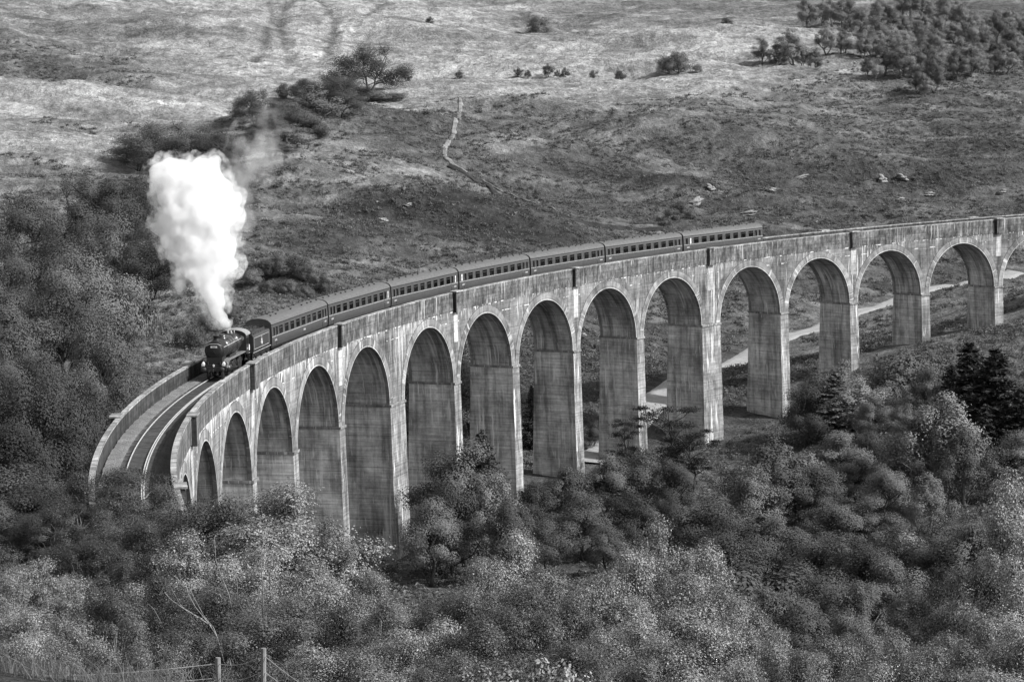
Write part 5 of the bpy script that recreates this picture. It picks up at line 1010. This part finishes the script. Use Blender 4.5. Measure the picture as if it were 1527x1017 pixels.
hp = wp(828, 706, 338); hg = gz(hp[0], hp[1]); hut = empty('shed', (hp[0], hp[1], hg), label='little hut with a pale flat roof under the viaduct among the trees', cat='shed'); hut.rotation_euler = (0, 0, R_(18))
hh = max(2.0, hp[2] - hg); mb = MB(); mb.box((0, 0, hh / 2 - .1), (3.0, 2.2, hh - .2)); mb.build('wall', M['shed_wall'], hut)
mb = MB(); mb.box((0, 0, hh + .04), (3.9, 2.9, .14), Matrix.Rotation(R_(9), 3, 'Y') @ Matrix.Rotation(R_(9), 3, 'X')); mb.build('roof', M['shed_roof'], hut)

# ------------------------------------------------------------------ steam
def remesh(me, voxel):
    o = bpy.data.objects.new('tmp', me); COL.objects.link(o); md = o.modifiers.new('r', 'REMESH'); md.mode = 'VOXEL'; md.voxel_size = voxel
    dg = bpy.context.evaluated_depsgraph_get(); m2 = bpy.data.meshes.new_from_object(o.evaluated_get(dg)); bpy.data.objects.remove(o); return m2
def puffs(name, blobs, voxel, disp, seed, mat, sub=3, parent=None, c0=None, **k):
    import bmesh
    bm = bmesh.new(); c0 = np.mean([b[:3] for b in blobs], 0) if c0 is None else c0
    for x, y, z, r in blobs: bmesh.ops.create_icosphere(bm, subdivisions=sub, radius=r, matrix=Matrix.Translation((x - c0[0], y - c0[1], z - c0[2])))
    me = bpy.data.meshes.new('tmp'); bm.to_mesh(me); bm.free(); me2 = remesh(me, voxel)
    for i, (sc_, am) in enumerate(disp):
        n = len(me2.vertices); co = np.empty(n * 3, np.float32); me2.vertices.foreach_get('co', co); co = co.reshape(-1, 3).astype(float); no = np.empty(n * 3, np.float32); me2.vertices.foreach_get('normal', no); no = no.reshape(-1, 3)
        p1 = perlin(co[:, 0] / sc_ + co[:, 1] / sc_ * .7, co[:, 2] / sc_ - co[:, 1] / sc_ * .6, seed + i); p2 = perlin(co[:, 1] / sc_ + co[:, 2] / sc_ * .7, co[:, 0] / sc_ + 3.3, seed + 20 + i)
        co = co + no * (am * (1.0 - 1.8 * np.abs(p1 + p2)))[:, None]; me2.vertices.foreach_set('co', co.astype(np.float32).ravel()); me2.update(); me2 = remesh(me2, voxel)
    me2.materials.clear(); me2.materials.append(mat)
    return link(name, me2, parent, **k), c0
t = NT('steam'); pv = t.n('ShaderNodeVolumePrincipled'); pv.inputs['Color'].default_value = (1, 1, 1, 1); pv.inputs['Density'].default_value = 1.0; pv.inputs['Anisotropy'].default_value = 0.0; t.l(pv.outputs[0], t.out.inputs['Volume'])
M['steam_core'] = t.m; t = NT('steam'); pv = t.n('ShaderNodeVolumePrincipled'); pv.inputs['Color'].default_value = (1, 1, 1, 1); tc = t.n('ShaderNodeTexCoord').outputs['Object']; t.l(t.math('MULTIPLY', t.mr(t.noise(tc, .75, 4, .6), .46, .62, 0, 1), .8), pv.inputs['Density']); t.l(pv.outputs[0], t.out.inputs['Volume']); M['steam'] = t.m
t = NT('thin_steam'); pv = t.n('ShaderNodeVolumePrincipled'); pv.inputs['Color'].default_value = (1, 1, 1, 1); tc = t.n('ShaderNodeTexCoord').outputs['Object']
nz = t.noise(tc, .35, 5, .65); t.l(t.math('MULTIPLY', t.mr(nz, .46, .72, 0, 1), .35), pv.inputs['Density']); t.l(pv.outputs[0], t.out.inputs['Volume']); M['thin_steam'] = t.m
SY = float(rp(LS - 0)[1]) + 2.0
rng = np.random.RandomState(77); bl = []
for u, v, r, dy in ((341, 489, .22, 0), (337, 482, .34, 0), (330, 474, .5, .2), (324, 464, .75, .4), (322, 450, 1.1, .6), (318, 434, 1.45, 1), (312, 416, 1.8, 1.2), (300, 405, 2.0, 1.4), (325, 400, 1.7, 1.4), (285, 400, 1.4, 1.2), (305, 380, 2.4, 1.6), (280, 375, 1.9, 1.8), (335, 375, 1.5, 1.6), (290, 350, 2.5, 2), (325, 350, 1.9, 2), (262, 350, 1.7, 2), (300, 325, 2.5, 2.2), (265, 325, 2.1, 2.2), (335, 322, 1.5, 2), (250, 330, 1.2, 2), (280, 300, 2.4, 2.4), (310, 300, 2.1, 2.4), (345, 300, 1.1, 2.4), (256, 295, 1.8, 2.4), (290, 275, 2.3, 2.6), (255, 268, 1.9, 2.6), (240, 258, 1.2, 2.6), (315, 265, 1.7, 2.8), (270, 255, 1.5, 2.8), (300, 250, 1.4, 3), (320, 248, .9, 3), (250, 245, .8, 3), (335, 280, 1.0, 2.6), (350, 318, .8, 2.2), (238, 340, .8, 2), (258, 378, .9, 1.8), (270, 425, .7, 1.2), (345, 395, .8, 1.6)):
    p = wp(u, v, SY + dy * .9); r *= .77; bl.append((*p, r))
    for q in range(3):
        if r > .6: a = rng.randn(3); a /= np.linalg.norm(a); bl.append((*(p + a * r * .72), r * rng.uniform(.35, .6)))
st, c0 = puffs('steam', bl, .16, ((2.0, .8), (.8, .40)), 200, M['steam'], label='thick white steam billowing up from the locomotive', cat='steam', kind='thing'); st.location = c0
puffs('steam_core', [(x, y, z, r * (.74 if r > .45 else .9)) for x, y, z, r in bl if r > .2], .14, ((1.5, .25), (.7, .18), (.34, .08)), 260, M['steam_core'], 3, st, c0)
bl = [(*wp(u, v, SY + 10), r) for u, v, r in ((345, 262, 1.6), (365, 240, 2.2), (385, 215, 2.6), (400, 195, 2.0), (370, 210, 2.0), (350, 300, 1.5), (395, 230, 1.7), (360, 330, 1.2), (355, 350, 1.0), (340, 240, 1.3), (412, 212, 1.2))]
st2, c1 = puffs('steam', bl, .3, ((2.2, .5), (1.0, .2)), 300, M['thin_steam'], 2, label='thin torn wisp of steam drifting off right of the white plume', cat='steam', kind='thing'); st2.location = c1
